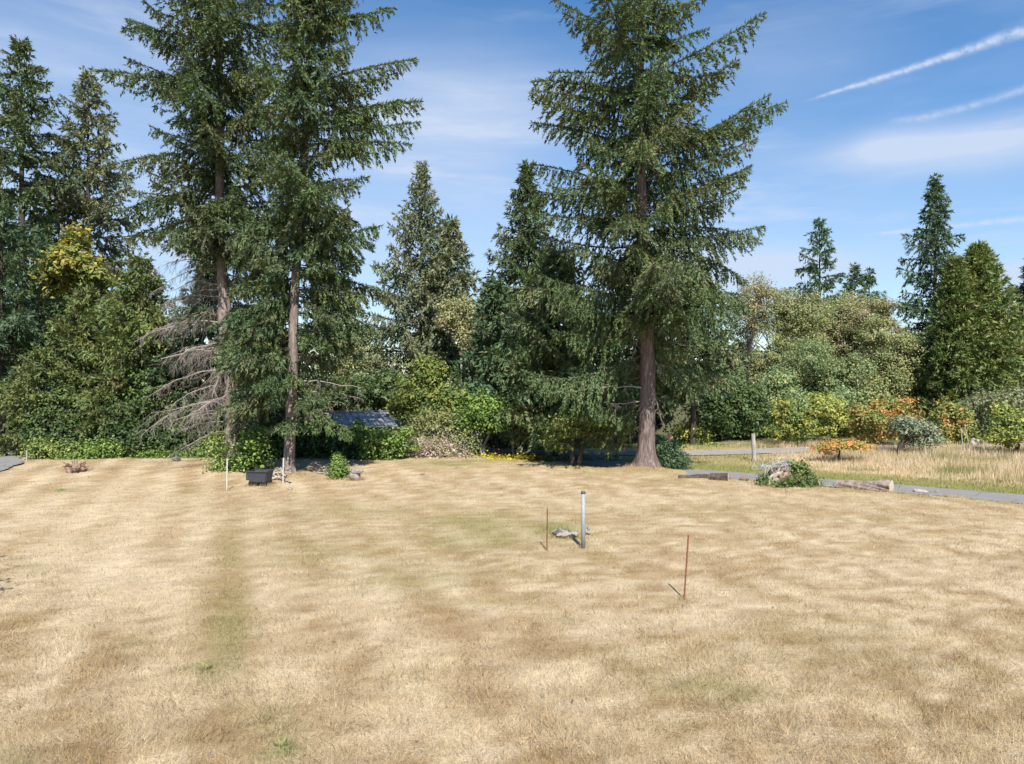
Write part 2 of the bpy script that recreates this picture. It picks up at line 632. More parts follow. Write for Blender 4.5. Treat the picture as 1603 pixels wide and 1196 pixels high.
gx = axis([(-900, -120, 14), (-120, -30, 30), (-30, 30, 190), (30, 120, 30), (120, 900, 14)])
gy = axis([(-300, -20, 8), (-20, 4, 12), (4, 20, 70), (20, 44, 64), (44, 140, 30), (140, 1800, 16)])
XX, YY = np.meshgrid(gx, gy)
xv, yv = XX.ravel(), YY.ravel()
gv = np.stack([xv, yv, gz(xv, yv)], 1)
nx_, ny_ = len(gx), len(gy)
ii = (np.arange(ny_ - 1)[:, None] * nx_ + np.arange(nx_ - 1)[None, :]).ravel()
gf = np.stack([ii, ii + 1, ii + nx_ + 1, ii + nx_], 1)
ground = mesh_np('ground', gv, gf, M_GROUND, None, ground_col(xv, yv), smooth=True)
ground['kind'] = 'structure'


def ribbon(name, left, right, mat, z, n=160):
    left = np.asarray(left, float)
    right = np.asarray(right, float)
    t = np.linspace(0, 1, n)
    tt = np.linspace(0, 1, len(left))
    l2 = np.stack([np.interp(t, tt, left[:, i]) for i in range(2)], 1)
    r2 = np.stack([np.interp(t, tt, right[:, i]) for i in range(2)], 1)
    # ragged edges: grass creeping in by uneven amounts
    nr = unit(r2 - l2)
    l2 = l2 + nr * ((fbm(t * 60, t * 0 + 3, 201, 3) - .5) * .34)[:, None]
    r2 = r2 + nr * ((fbm(t * 60, t * 0 + 9, 211, 3) - .5) * .34)[:, None]
    v = np.concatenate([l2 * (1 - k) + r2 * k for k in np.linspace(0, 1, 4)])
    i = (np.arange(3)[:, None] * n + np.arange(n - 1)[None, :]).ravel()
    f = np.stack([i, i + 1, i + n + 1, i + n], 1)
    o = mesh_np(name, np.column_stack([v, z + 0.0 * v[:, 0]]), f, mat)
    o['kind'] = 'structure'
    return o


M_DRIVE = mat_asphalt('driveway_asphalt', (.145, .14, .135, 1), (.27, .26, .25, 1))
M_ROAD = mat_asphalt('road_gravel', (.20, .185, .17, 1), (.34, .31, .28, 1))
al = np.array([-DN[1], DN[0]])       # along the drive, away to the left
far_e = [DA - al * t for t in (24, 16, 8, 0)] + [np.array([4.9, 32.6]), np.array([4.4, 34.9])]
near_e = [p - DN * 2.0 for p in far_e[:4]] + [np.array([2.6, 31.6]), np.array([1.2, 34.9])]
ribbon('driveway', near_e, far_e, M_DRIVE, -0.085)
ribbon('road', [(-40, 40.5), (-12, 38.6), (-4, 36.4), (3, 34.7), (9, 34.6), (15, 36.2), (22, 38.6), (40, 41)],
       [(-40, 43.5), (-12, 41.4), (-4, 39.2), (3, 37.0), (9, 36.9), (15, 38.6), (22, 41.0), (40, 44)], M_ROAD, -0.088 + 0.02)
ribbon('lane', [(-19.0, 22.5), (-19.5, 26.8), (-21.1, 30.7), (-24.5, 35)], [(-23.5, 22.5), (-24.3, 26.8), (-26, 30.7), (-29.5, 35)], M_DRIVE, 0.06)


# ------------------------------------------------------------------ conifers
class Sprays:
    """collects needle sprays / leaves of one crown"""
    def __init__(s):
        s.p, s.d, s.s, s.l, s.w, s.c = [], [], [], [], [], []

    def add(s, p, d, side, l, w, c):
        s.p.append(p); s.d.append(d); s.s.append(side); s.l.append(l); s.w.append(w); s.c.append(c)

    def build(s, name, mat, parent, fold=0.12, tri=False):
        p, d, sd_, l, w_, c = [np.concatenate(a) for a in (s.p, s.d, s.s, s.l, s.w, s.c)]
        if tri:
            q = p + d * (l * .22)[:, None]
            v = np.stack([q + sd_ * (w_ * .55)[:, None], q - sd_ * (w_ * .55)[:, None] - d * (l * .2)[:, None], p + d * l[:, None]], 1).reshape(-1, 3)
            f = np.arange(len(v), dtype=np.int32).reshape(-1, 3)
            return mesh_np(name, v, f, mat, parent, np.repeat(c, 3, 0))
        v, f = leaf_quads(p, d, sd_, l, w_, fold)
        return mesh_np(name, v, f, mat, parent, np.repeat(c, 4, 0))


def limb_path(base, azim, L, rise, curve, n=8):
    s = np.linspace(0, 1, n)
    hx, hy = math.cos(azim), math.sin(azim)
    wob = (rng.random() - .5) * 0.25
    r = L * s
    z = L * (rise * s + curve * s * s)
    lat = L * wob * s * s
    return np.stack([base[0] + hx * r - hy * lat, base[1] + hy * r + hx * lat, base[2] + z], 1), s


def spray_limb(sp, tub, base, azim, L, rise, curve, tw, cols, dens=1.0, start=0.18, hang=0.5, rad=None, spread=0.36):
    tw = tw * (.78 + .5 * rng.random())
    pts, s = limb_path(base, azim, L, rise, curve)
    if tub is not None:
        r0 = rad if rad else 0.012 + 0.009 * L
        tub.add(pts[::1 if tw < .22 else 2], np.linspace(r0, r0 * 0.25, len(pts))[::1 if tw < .22 else 2], 5 if tw < .22 else 4)
    nb = max(6, int(L / (tw * 0.60) * dens))
    t = start + (1 - start) * (np.arange(nb) + rng.random(nb)) / nb
    t = np.clip(t, 0, 1)
    p0 = np.stack([np.interp(t, s, pts[:, i]) for i in range(3)], 1)
    ax = unit(np.stack([np.interp(np.clip(t + .05, 0, 1), s, pts[:, i]) - np.interp(np.clip(t - .05, 0, 1), s, pts[:, i]) for i in range(3)], 1))
    lat = unit(np.cross(ax, np.array([0, 0, 1.0])))
    sgn = np.where(rng.random(nb) < .5, -1.0, 1.0)
    env = np.clip((t - start) / 0.22, 0.25, 1) ** 0.6 * (1 - t) ** 0.75
    lb = np.minimum(spread * L, 1.9) * env * (0.65 + 0.6 * rng.random(nb)) + tw * (0.7 + .6 * rng.random(nb))
    ph = R(52) + rng.normal(0, .2, nb)
    hg = np.abs(rng.normal(hang, .3, nb))
    dirs = unit(ax * np.cos(ph)[:, None] + lat * (sgn * np.sin(ph))[:, None] + np.array([0, 0, -1.0]) * hg[:, None])
    # some branchlets hang straight down from the limb
    hm = rng.random(nb) < 0.25
    dirs[hm] = unit(dirs[hm] * 0.45 + np.array([0, 0, -1.0]))
    lb[hm] *= 0.75
    nt = np.maximum(3, (lb / (tw * 0.17) * dens).astype(int))
    idx = np.repeat(np.arange(nb), nt)
    n = len(idx)
    u = rng.random(n) ** 0.8
    q = p0[idx] + dirs[idx] * (lb[idx] * u)[:, None]
    q[:, 2] -= 0.30 * lb[idx] * u * u
    q += rng.normal(0, tw * 0.10, (n, 3))
    perp = unit(np.cross(dirs[idx], rand_unit(n)))
    td = unit(dirs[idx] * (0.75 + .3 * rng.random(n))[:, None] + perp * (0.75 * rng.random(n) + .15)[:, None] + np.array([0, 0, -1.0]) * (0.25 * rng.random(n))[:, None])
    # terminal twigs close the tip of the limb
    ntip = 5
    q = np.concatenate([q, pts[-1] + rng.normal(0, tw * .12, (ntip, 3))])
    td = np.concatenate([td, unit(ax[-1] + rng.normal(0, .35, (ntip, 3)))])
    n += ntip
    idx = np.concatenate([idx, np.full(ntip, nb - 1)])
    # short twigs clothing the limb itself
    nx = int(L / (tw * .12) * dens)
    t2 = start * .6 + (1 - start * .6) * rng.random(nx)
    q2 = np.stack([np.interp(t2, s, pts[:, i]) for i in range(3)], 1) + rng.normal(0, tw * .08, (nx, 3))
    ax2 = unit(pts[-1] - pts[0])
    q = np.concatenate([q, q2])
    td = np.concatenate([td, unit(ax2 * .9 + rng.normal(0, .55, (nx, 3)) + np.array([0, 0, .3]))])
    idx = np.concatenate([idx, np.minimum((t2 * nb).astype(int), nb - 1)])
    n += nx
    side = unit(np.cross(td, unit(rng.normal(size=(n, 3)) + np.array([0, 0, 1.2]))))
    ln = tw * (0.65 + 0.7 * rng.random(n))
    wd = ln * (0.27 + 0.16 * rng.random(n))
    f0 = rng.random()
    mixv = np.clip(0.5 * rng.random(n) + 0.35 * f0 + 0.25 * rng.random(nb)[idx], 0, 1)
    c = cols[0] * (1 - mixv)[:, None] + cols[1] * mixv[:, None]
    c = c * np.array([1 + .25 * (rng.random() - .5), 1.0, 1 + .3 * (rng.random() - .5)])
    dead = rng.random(n) < (.10 if rng.random() < .25 else .015)
    c[dead] = np.array([.11, .075, .045]) * (.6 + .7 * rng.random((dead.sum(), 1)))
    sp.add(q, td, side, ln, wd, c)


def trunk_mesh(name, mat, parent, path, r_fn, sides=22, flare=0.0, ridge=0.10, step=0.25, lobes=5):
    """path(z) gives xy offset of the axis"""
    z = np.arange(-0.25, r_fn[0], step)
    th = np.linspace(0, 2 * math.pi, sides, endpoint=False)
    ax = np.array([path(max(k, 0)) for k in z])
    base = np.array([r_fn[1](max(k, 0)) for k in z])
    ZZ, TT = np.meshgrid(z, th, indexing='ij')
    rid = fbm(TT * 5.0 + 3, ZZ * 1.1 + np.sin(TT) * 2, 13, 4) - 0.5
    rr = base[:, None] * (1 + ridge * 2 * rid)
    rr = rr * (1 + flare * np.exp(-np.maximum(ZZ, -.2) / 0.38) * (1 + 0.45 * np.sin(TT * lobes + 1.0)))
    v = np.stack([ax[:, 0, None] + rr * np.cos(TT), ax[:, 1, None] + rr * np.sin(TT), ZZ], -1).reshape(-1, 3)
    m = len(z)
    i = np.arange(m - 1)[:, None] * sides
    j = np.arange(sides)[None, :]
    j2 = (j + 1) % sides
    f = np.stack([i + j, i + j2, i + sides + j2, i + sides + j], -1).reshape(-1, 4)
    return mesh_np(name, v, f, mat, parent, smooth=True)


DGREEN = (np.array([.026, .044, .020]), np.array([.092, .122, .050]))
BGREEN = (np.array([.026, .048, .026]), np.array([.075, .115, .055]))
YGREEN = (np.array([.034, .054, .018]), np.array([.115, .138, .046]))
CYPRESS = (np.array([.045, .072, .022]), np.array([.155, .188, .060]))
SPRUCE = (np.array([.042, .056, .034]), np.array([.15, .165, .09]))


def conifer(name, label, x, y, h, prof, cols, tw=0.3, whorl=0.55, per=5, dens=1.0, z0=0.5, rise=(-.25, .55), lean=(0, 0), rb=None, mat=None,
            hang=.5, group=None, jit=0.28, z_limbs=None, azmask=None, trunk_z0=0.0, spread=.36):
    """prof: list of (height fraction, limb length)"""
    zb = float(gz(x, y))
    e = thing(name, label, 'tree', (x, y, zb), 0, group)
    path = lambda z: (lean[0] * z / h, lean[1] * z / h)
    rb = rb or 0.011 * h + 0.06
    rf = lambda z: max(0.02, rb * (1 - z / h) ** 0.85)
    trunk_mesh('trunk', mat or M_BARK_DARK, e, path, (h - 0.2, rf), 12, 0.25, 0.08, 0.5)
    sp, tb = Sprays(), Tubes()
    pz = [p[0] * h for p in prof]
    pl = [p[1] for p in prof]
    z = z0
    while z < h - 0.12:
        k = max(3, int(round(per + rng.normal(0, .7))))
        a0 = rng.random() * 6.28
        for i in range(k):
            zz = z + rng.normal(0, whorl * .25)
            if zz > h - 0.05 or zz < 0.3:
                continue
            a = a0 + i * 2 * math.pi / k + rng.normal(0, .22)
            if azmask is not None and not azmask(zz, a):
                continue
            L = np.interp(zz, pz, pl) * (1 - jit + 2 * jit * rng.random() * .8)
            L = max(L, 0.22)
            fr = zz / h
            ri = rise[0] + (rise[1] - rise[0]) * fr ** 1.4 + rng.normal(0, .08)
            cv = -0.10 + 0.22 * (1 - fr) + rng.normal(0, .06)
            px_, py_ = path(zz)
            spray_limb(sp, tb, np.array([px_, py_, zz]), a, L, ri, cv, tw, cols, dens, 0.12 if L < 2 else .2, hang, spread=spread)
        z += whorl * (1.0 - 0.45 * z / h)
    # leader
    for i in range(3):
        spray_limb(sp, None, np.array([path(h)[0], path(h)[1], h - .5]), i * 2.1, 0.3, 2.0, 0, tw, cols, dens, 0.1, .2)
    sp.build('crown', M_NEEDLE, e, tri=True)
    tb.build('limbs', M_LIMB, e)['kind'] = 'stuff'
    return e


# ---- the three big firs near the lawn --------------------------------------------------
def limbs_from(sp, tb, path, spec, tw, cols, dens, hang=.55):
    for (zz, a, L, ri, cv) in spec:
        px_, py_ = path(zz)
        spray_limb(sp, tb, np.array([px_, py_, zz]), R(a), L, ri, cv, tw, cols, dens, 0.22, hang, rad=.012 + .007 * L)


def dead_limb(path, rf, z, a, L, rise, curve, parent, nsub=40, side_len=.8):
    px_, py_ = path(z)
    pts, s = limb_path(np.array([px_, py_, z]), a, L, rise, curve, 12)
    pts[2:] += np.cumsum(rng.normal(0, .016 * L, (10, 3)), axis=0) * np.array([.5, .8, .8])
    keep = 12 if rng.random() < .7 else rng.integers(7, 11)      # some are snapped off
    tb = Tubes()
    r0 = 0.011 + .0055 * L
    tb.add(pts[:keep], np.linspace(r0, .006, 12)[:keep], 6, .25)
    for k in range(nsub):
        t = (0.10 + .90 * rng.random()) * (keep - 1) / 11
        p = np.array([np.interp(t, s, pts[:, i]) for i in range(3)])
        m0 = min(int(t * 11), 10)
        axv = unit(pts[m0 + 1] - pts[m0])
        lt = unit(np.cross(axv, [0, 0, 1.0])) * (1 if rng.random() < .5 else -1)
        l = side_len * (0.25 + 1.0 * rng.random() ** 1.4) * (1.15 - .6 * t)
        d0 = unit(axv * (.3 + .7 * rng.random()) + lt * (.2 + .8 * rng.random()) + np.array([0, 0, .35 - .8 * rng.random()]))
        q = [p]
        m = 5
        sag = -.10 - .35 * rng.random()
        for j in range(m):
            d0 = unit(d0 + np.array([0, 0, sag]) + rng.normal(0, .22, 3))
            q.append(q[-1] + d0 * l / m)
        q = np.array(q)
        tb.add(q, np.linspace(.0065, .003, len(q)), 3)
        for _ in range(3):
            b = q[rng.integers(1, 5)]
            d1 = unit(d0 + rng.normal(0, .7, 3) + np.array([0, 0, -.3]))
            q2 = np.array([b, b + d1 * l * .22, b + d1 * l * .42 + np.array([0, 0, -.05])])
            tb.add(q2, [.0045, .004, .0025], 3)
    return tb.build('dead_branch', M_DEAD, parent)


def radius_lookup(z, a, left, right, front):
    """blend limb length by side: a in radians, 0 = right, pi = left, 3pi/2 = towards the viewer"""
    cx_ = math.cos(a)
    lr = np.interp(z, *right) if cx_ > 0 else np.interp(z, *left)
    fr = np.interp(z, *front)
    k = abs(cx_) ** 0.8
    return lr * k + fr * (1 - k)


def yz(d, lst):
    """(pixel row, half width in pixels) -> arrays of height and length, for a trunk at distance d"""
    l = sorted((H + (HOR - py) * d / F, wpx * d / F) for py, wpx in lst)
    return [a for a, b in l], [b for a, b in l]


def big_fir(name, label, xy, h, lean_fn, rf, left, right, front, zlo, bark, flare, mask, cols, whorl=.66, per=5, extra=(), inner=(), tw=.14, dens=1.14, lobes=5):
    d = xy[1]
    zb = float(gz(xy[0], xy[1]))
    e = thing(name, label, 'tree', (xy[0], xy[1], zb))
    trunk_mesh('trunk', bark, e, lean_fn, (h - .3, rf), 48, flare, .17, .12, lobes)
    sp, tb = Sprays(), Tubes()
    lf, rt, fr = yz(d, left), yz(d, right), yz(d, front)
    z = zlo
    while z < h - .2:
        k = max(3, int(round(per - 1.2 * float(sstep(np.array(z), 11, 15)) + rng.normal(0, .8))))
        a0 = rng.random() * 6.28
        for i in range(k):
            zz = z + rng.normal(0, whorl * .35)
            a = (a0 + i * 2 * math.pi / k + rng.normal(0, .25)) % (2 * math.pi)
            if zz > h - .1 or zz < .8 or not mask(zz, a):
                continue
            L = radius_lookup(zz, a, lf, rt, fr)
            if L < .3:
                continue
            L *= (0.50 + 0.55 * rng.random()) * (.68 + .62 * float(vnoise(np.array([zz * .55]), np.array([math.cos(a) * 1.6 + math.sin(a) * 2.3 + 9]), 17)[0]))
            f = zz / h
            ri = -.30 + 1.0 * f ** 1.5 + rng.normal(0, .12)
            cv = .30 - .42 * f + rng.normal(0, .08)
            px_, py_ = lean_fn(zz)
            spray_limb(sp, tb, np.array([px_, py_, zz]), a, L, ri, cv, tw, cols, dens, .16, .58 if zz > 10 else .75, rad=.010 + .006 * L, spread=.36 if zz > 10 else .42)
        z += whorl * (1 - .35 * z / h)
    limbs_from(sp, tb, lean_fn, extra, tw, cols, dens)
    # short boughs close to the stem, clothing it
    for (za, zb_, st) in inner:
        z = za
        while z < zb_:
            for _ in range(3):
                px_, py_ = lean_fn(z)
                spray_limb(sp, tb, np.array([px_, py_, z + rng.normal(0, .1)]), R(270) + rng.normal(0, .8), .7 + .9 * rng.random(), .15 + rng.normal(0, .2), -.3, tw, cols, dens, .04, .7, rad=.014, spread=.5)
            z += st
    sp.build('crown', M_NEEDLE, e, tri=True)
    tb.build('limbs', M_LIMB, e)['kind'] = 'stuff'
    return e


def is_front(a, wdt):
    return math.sin(a) < -math.cos(wdt)


PI = math.pi
# big fir on the right
bl = lambda z: (0.12 * math.sin(z * .35) - .01 * z, 0.0)
br = lambda z: 0.31 * (1 - z / 25.5) ** .8 + .02
mask_big = lambda z, a: (z > 5.8 or not is_front(a, R(50))) and not (10.0 < z < 12.2 and is_front(a, R(38))) and (z > 3.3 or math.cos(a) < .25 or rng.random() < .35)
LM = R
big = big_fir('big_fir', 'tallest fir with thick reddish bare trunk standing beside the driveway', BIG, 25.0, bl, br,
              [(-180, 8), (-60, 45), (0, 72), (50, 92), (95, 160), (150, 160), (200, 165), (300, 165), (400, 185), (480, 220), (560, 215), (640, 165), (680, 110)],
              [(-180, 8), (-60, 45), (0, 75), (60, 90), (110, 120), (150, 190), (220, 165), (300, 180), (400, 178), (480, 145), (560, 130), (640, 100), (690, 50)],
              [(-180, 8), (-60, 40), (0, 70), (200, 150), (350, 185), (500, 180), (650, 120)], 2.0, M_BARK_RED, .62, mask_big, DGREEN,
              .68, 6, inner=((6.3, 9.9, .4), (12.8, 24, .7)), extra=[(12.2, 12, 6.2, .55, -.12), (11.2, 352, 5.0, .85, -.15), (10.9, 175, 4.4, .42, -.1), (12.6, 180, 4.3, .45, -.18), (8.6, 5, 4.4, .15, -.4), (7.9, 355, 4.2, .05, -.45), (9.3, 350, 4.4, .25, -.36),
                             (11.6, 262, 4.4, .3, -.28), (9.6, 250, 4.6, .05, -.22), (8.2, 285, 4.6, -.05, -.2), (13.9, 188, 4.4, .4, -.25), (14.6, 172, 4.2, .45, -.2), (7.2, 262, 3.6, -.15, -.1), (13.2, 20, 4.6, 1.0, -.2)])
for (z_, a_, L_, ri_, cv_) in ((2.6, 188, 2.6, .02, -.05), (3.1, 200, 3.6, .12, -.12), (3.9, 170, 1.9, .3, -.3), (4.3, 20, 2.3, .25, -.22), (4.9, 8, 2.0, .1, -.2), (4.0, 340, 1.4, .5, -.9),
                               (2.9, 300, .9, .5, -1.6), (3.3, 285, .8, .4, -1.5), (5.2, 230, 1.3, .3, -.9), (5.4, 345, 2.1, .3, -.3), (2.4, 250, .8, .5, -1.2)):
    dead_limb(bl, br, z_, R(a_), L_, ri_, cv_, big, 14, .6)

# left pair
al_ = lambda z: (-.62 * (z / 18.0) + .10 * math.sin(z * .5) - .10 * math.exp(-((z - 5.5) / .8) ** 2), 0.0)
ar_ = lambda z: 0.25 * (1 - z / 27.0) ** .75 + .05 * math.exp(-((z - 6.2) / .5) ** 2)
mask_a = lambda z, a: z > 9.2 or (math.cos(a) > .2 and z > 2.5 and not is_front(a, R(40)) and rng.random() < .55) or (8.2 < z < 9.2)
fira = big_fir('fir', 'big fir with grey dead branches fanning out on its left side', FIR_A, 25.0, al_, ar_,
               [(-160, 8), (-60, 48), (0, 88), (60, 118), (95, 165), (160, 115), (260, 160), (350, 150), (400, 95), (560, 60)],
               [(-160, 8), (-60, 50), (0, 80), (100, 115), (250, 130), (400, 125), (560, 120), (680, 95)],
               [(-160, 20), (0, 105), (200, 150), (350, 130), (400, 95), (600, 40)], 2.2, M_BARK_GREY, .35, mask_a, DGREEN, .66, 6,
               inner=((9.0, 11.0, .5), (12.6, 24, .7)), extra=[(15.2, 176, 5.0, .30, -.12), (16.6, 182, 3.6, .5, -.1), (11.2, 184, 4.2, -.1, -.12), (10.0, 170, 3.9, .02, -.18), (12.6, 190, 4.0, .05, -.2), (4.6, 320, 2.6, .12, -.22), (3.6, 335, 2.9, .05, -.25),
                      (9.3, 285, 2.4, .1, -.2), (9.0, 240, 2.2, .05, -.25), (6.2, 200, 1.9, .3, -.3), (5.3, 310, 1.3, .0, -.3), (5.0, 262, .9, .1, -.4), (3.9, 250, .8, .0, -.4)])
for k in range(34):
    z_ = 1.25 + 8.3 * (k + .8 * rng.random()) / 34
    a_ = 185 + rng.normal(0, 45)
    L_ = np.interp(z_, [1, 2.5, 4.5, 6.5, 9.5], [2.8, 3.9, 4.1, 3.0, 2.6]) * (.55 + .5 * rng.random())
    ri_ = np.interp(z_, [1, 4, 6, 9], [.05, .16, .12, .2]) + rng.normal(0, .16)
    dead_limb(al_, ar_, z_, R(a_), L_, ri_, -.30 - .25 * rng.random(), fira, int(12 + 6 * L_), 1.15)
for k in range(9):
    z_ = 1.6 + 6.8 * k / 9
    dead_limb(al_, ar_, z_, R(rng.normal(0, 35)), 1.3 + .9 * rng.random(), .15, -.28, fira, 14, .6)

bl2 = lambda z: (.95 * (z / 17.8) ** 1.25 + .04 * math.sin(z * .7), 0.0)
br2 = lambda z: 0.185 * (1 - z / 25.0) ** .75 + .01
mask_b = lambda z, a: z > 8.4 or (not is_front(a, R(40)) and (z > 2.6) and rng.random() < .8)
low_b = [(2.6 + .42 * k, (175 if k % 2 else 5) + rng.normal(0, 32), 1.7 + 1.1 * rng.random(), -.02 + rng.normal(0, .08), -.24) for k in range(17)]
low_b += [(3.0 + .38 * k, 185 + rng.normal(0, 30), 2.0 + 1.0 * rng.random(), -.05, -.2) for k in range(14)]
low_b += [(3.1, 250, 1.3, -.05, -.3), (3.7, 288, 1.4, 0, -.3), (4.3, 262, 1.3, .02, -.3), (2.8, 305, 1.2, 0, -.3), (7.8, 255, 1.6, .05, -.3), (8.3, 290, 1.7, .05, -.3), (2.0, 262, 1.0, .05, -.35)]
low_b += [(4.6 + .5 * k, 235 + rng.normal(0, 15), 1.2 + .6 * rng.random(), .0, -.3) for k in range(8)]
low_b += [(5.5 + .45 * k, 340 + rng.normal(0, 25), 2.0 + 1.2 * rng.random(), -.12, -.22) for k in range(9)]
firb = big_fir('fir', 'slimmer fir leaning right beside the black cart, branches reaching right', FIR_B, 23.5, bl2, br2,
               [(-150, 8), (-60, 40), (0, 66), (150, 110), (300, 120), (400, 115), (560, 110), (690, 70)],
               [(-150, 8), (-60, 35), (0, 66), (60, 95), (120, 140), (200, 165), (260, 125), (330, 130), (400, 150), (480, 115), (560, 100), (640, 75), (700, 40)],
               [(-150, 20), (0, 85), (200, 140), (400, 110), (600, 70)], 1.6, M_BARK_GREY, .35, mask_b, DGREEN, .66, 6,
               inner=((8.4, 22.5, .6),), extra=[(13.3, 6, 4.2, .22, -.05), (14.4, 3, 4.0, .4, -.08), (12.2, 350, 3.9, .05, -.06), (7.6, 8, 3.4, -.1, -.2), (6.6, 350, 3.0, -.2, -.25), (1.9, 290, 1.1, .05, -.3), (2.0, 330, 1.3, .02, -.3), (1.8, 235, .9, .1, -.3),
                      (4.9, 5, 2.6, .02, -.28), (9.2, 200, 2.4, .1, -.2), (9.4, 170, 2.4, .1, -.25), (7.2, 190, 2.2, .1, -.3), (4.4, 195, 2.6, .05, -.25), (16.4, 15, 3.1, .55, -.1)] + low_b)
for (z_, a_, L_) in ((4.4, 5, .7), (3.0, 12, 2.5), (2.3, 345, 1.6), (6.6, 0, 2.4), (8.0, 10, 2.0), (2.7, 0, 2.0), (3.4, 350, 2.8)):
    dead_limb(bl2, br2, z_, R(a_), L_, .1, -.18, firb, 14, .6)

# ---- other conifers -------------------------------------------------------------------------
def C_at(px, d):
    return (px - CX) / F * d, d


def top_h(py, d):
    return H + (HOR - py) * d / F


def con(name, label, px, d, top, cols, prof, **kw):
    x, y = C_at(px, d)
    return conifer(name, label, x, y, top_h(top, d) + .1, prof, cols, **kw)


con('fir_tree', 'tall pointed fir at the left edge of the picture above the dark wood', 34, 46, 66, DGREEN, [(0, 4.6), (.45, 4.6), (.62, 3.6), (.75, 2.6), (.88, 1.6), (1, .3)], tw=0.25, whorl=1.0, per=5, z0=3, jit=0.42, dens=1.1)
con('fir_tree', 'pointed brownish-topped fir second from the left edge', 138, 49, 115, SPRUCE, [(0, 4.4), (.4, 4.2), (.6, 3.2), (.78, 2.2), (.9, 1.2), (1, .3)], tw=0.26, whorl=0.95, per=5, z0=4, jit=0.35, dens=1.1)
con('fir_tree', 'dark fir with drooping boughs overhanging the left lane', 2, 37, 325, BGREEN, [(0, 3.8), (.3, 3.7), (.6, 2.9), (.85, 1.5), (1, .3)], tw=.26, whorl=0.8, per=5, z0=1.6, jit=0.4)
con('hemlock_tree', 'soft green hemlock left of the dead branches', 218, 36, 405, YGREEN, [(0, 2.3), (.3, 2.7), (.6, 2.2), (.85, 1.1), (1, .3)], tw=.23, whorl=.5, per=6, z0=.8, hang=.6)
con('hemlock_tree', 'pale feathery hemlock in the middle of the left wood', 135, 37.5, 455, YGREEN, [(0, 2.5), (.4, 2.4), (.7, 1.5), (1, .3)], tw=.24, whorl=.55, per=6, z0=1.0, hang=.6)
con('hemlock_tree', 'young soft hemlock at the lawn edge above the lane corner', 62, 34.4, 548, YGREEN, [(0, 1.7), (.3, 1.9), (.65, 1.3), (1, .25)], tw=.2, whorl=.5, per=6, z0=.6, hang=.55)
con('hemlock_tree', 'young dark-gapped hemlock at the lawn edge right of the lane corner one', 178, 34.2, 585, YGREEN, [(0, 1.7), (.35, 1.7), (.7, 1.0), (1, .25)], tw=.2, whorl=.5, per=6, z0=.5, hang=.55)
con('fir_tree', 'dark fir filling the gap behind the two trunks', 330, 37, 420, BGREEN, [(0, 3.0), (.4, 3.0), (.7, 1.9), (1, .3)], tw=.27, whorl=.6, per=6, z0=.8)
con('fir_tree', 'dark low fir right behind the slim leaning fir', 445, 36, 520, DGREEN, [(0, 2.6), (.4, 2.4), (.7, 1.4), (1, .3)], tw=.26, whorl=.6, per=5, z0=.8)
con('spruce_tree', 'broad grey-green spruce with even pointed top in the centre', 660, 55, 258, SPRUCE, [(0, 5.6), (.35, 5.0), (.55, 3.4), (.75, 1.85), (.9, .7), (1, .1)], tw=.27, whorl=.95, per=7, z0=2.5, rise=(-.2, 1.15), hang=.9, jit=.15, spread=.26)
con('spruce_tree', 'narrow side spruce leaning on the right of the broad centre spruce', 706, 54, 345, SPRUCE, [(0, 3.2), (.5, 2.6), (.8, 1.4), (1, .25)], tw=.34, whorl=.75, per=6, z0=3, hang=.8, jit=.18)
con('spruce_tree', 'pointed spruce just left of the tallest fir', 826, 43, 258, DGREEN, [(0, 4.5), (.35, 4.0), (.55, 2.8), (.75, 1.6), (.9, .65), (1, .1)], tw=.26, whorl=.75, per=7, z0=1.2, rise=(-.3, .9), hang=.7, jit=.26)
con('fir_tree', 'bushy dark fir with hanging boughs left of the reddish trunk', 872, 34.5, 395, DGREEN, [(0, 2.6), (.25, 3.1), (.6, 2.6), (.85, 1.3), (1, .3)], tw=.24, whorl=.5, per=6, z0=1.7, hang=.75)
con('fir_tree', 'dark green fir above the walnut-like small tree left of centre', 775, 39, 440, BGREEN, [(0, 2.3), (.3, 2.6), (.6, 2.0), (.85, 1.0), (1, .3)], tw=.26, whorl=.55, per=6, z0=2.8, hang=.7)
con('fir_tree', 'dark fir showing behind the right side of the tallest fir', 1085, 40, 420, DGREEN, [(0, 2.8), (.3, 3.0), (.6, 2.3), (.85, 1.2), (1, .3)], tw=.27, whorl=.6, per=6, z0=3.4, hang=.7)
con('fir_tree', 'low dark fir filling the gap behind the reddish trunk', 985, 41, 440, BGREEN, [(0, 3.0), (.4, 2.8), (.7, 1.7), (1, .3)], tw=.28, whorl=.65, per=5, z0=3.2, hang=.7)
con('fir_tree', 'slim dark fir rising alone above the alders', 1283, 78, 347, BGREEN, [(0, 3.4), (.5, 3.2), (.7, 2.6), (.85, 1.6), (.95, .7), (1, .2)], tw=0.33, whorl=1.2, per=4, z0=6, jit=0.45, dens=1.1)
con('fir_tree', 'left one of two small firs peeking over the alders', 1338, 82, 416, BGREEN, [(0, 3), (.6, 2.6), (.8, 1.6), (1, .25)], tw=0.34, whorl=1.1, per=4, z0=6, jit=0.4)
con('fir_tree', 'right one of two small firs peeking over the alders', 1361, 84, 424, BGREEN, [(0, 3), (.6, 2.4), (.8, 1.5), (1, .25)], tw=0.34, whorl=1.1, per=4, z0=6, jit=0.4)
con('fir_tree', 'tall ragged dark fir standing above the dense green cypress', 1464, 64, 278, BGREEN, [(0, 4.0), (.35, 3.6), (.55, 3.0), (.72, 2.3), (.78, 1.6), (.9, .9), (1, .25)], tw=0.3, whorl=1.0, per=6, z0=3.5, jit=0.5, hang=.8, dens=1.1)
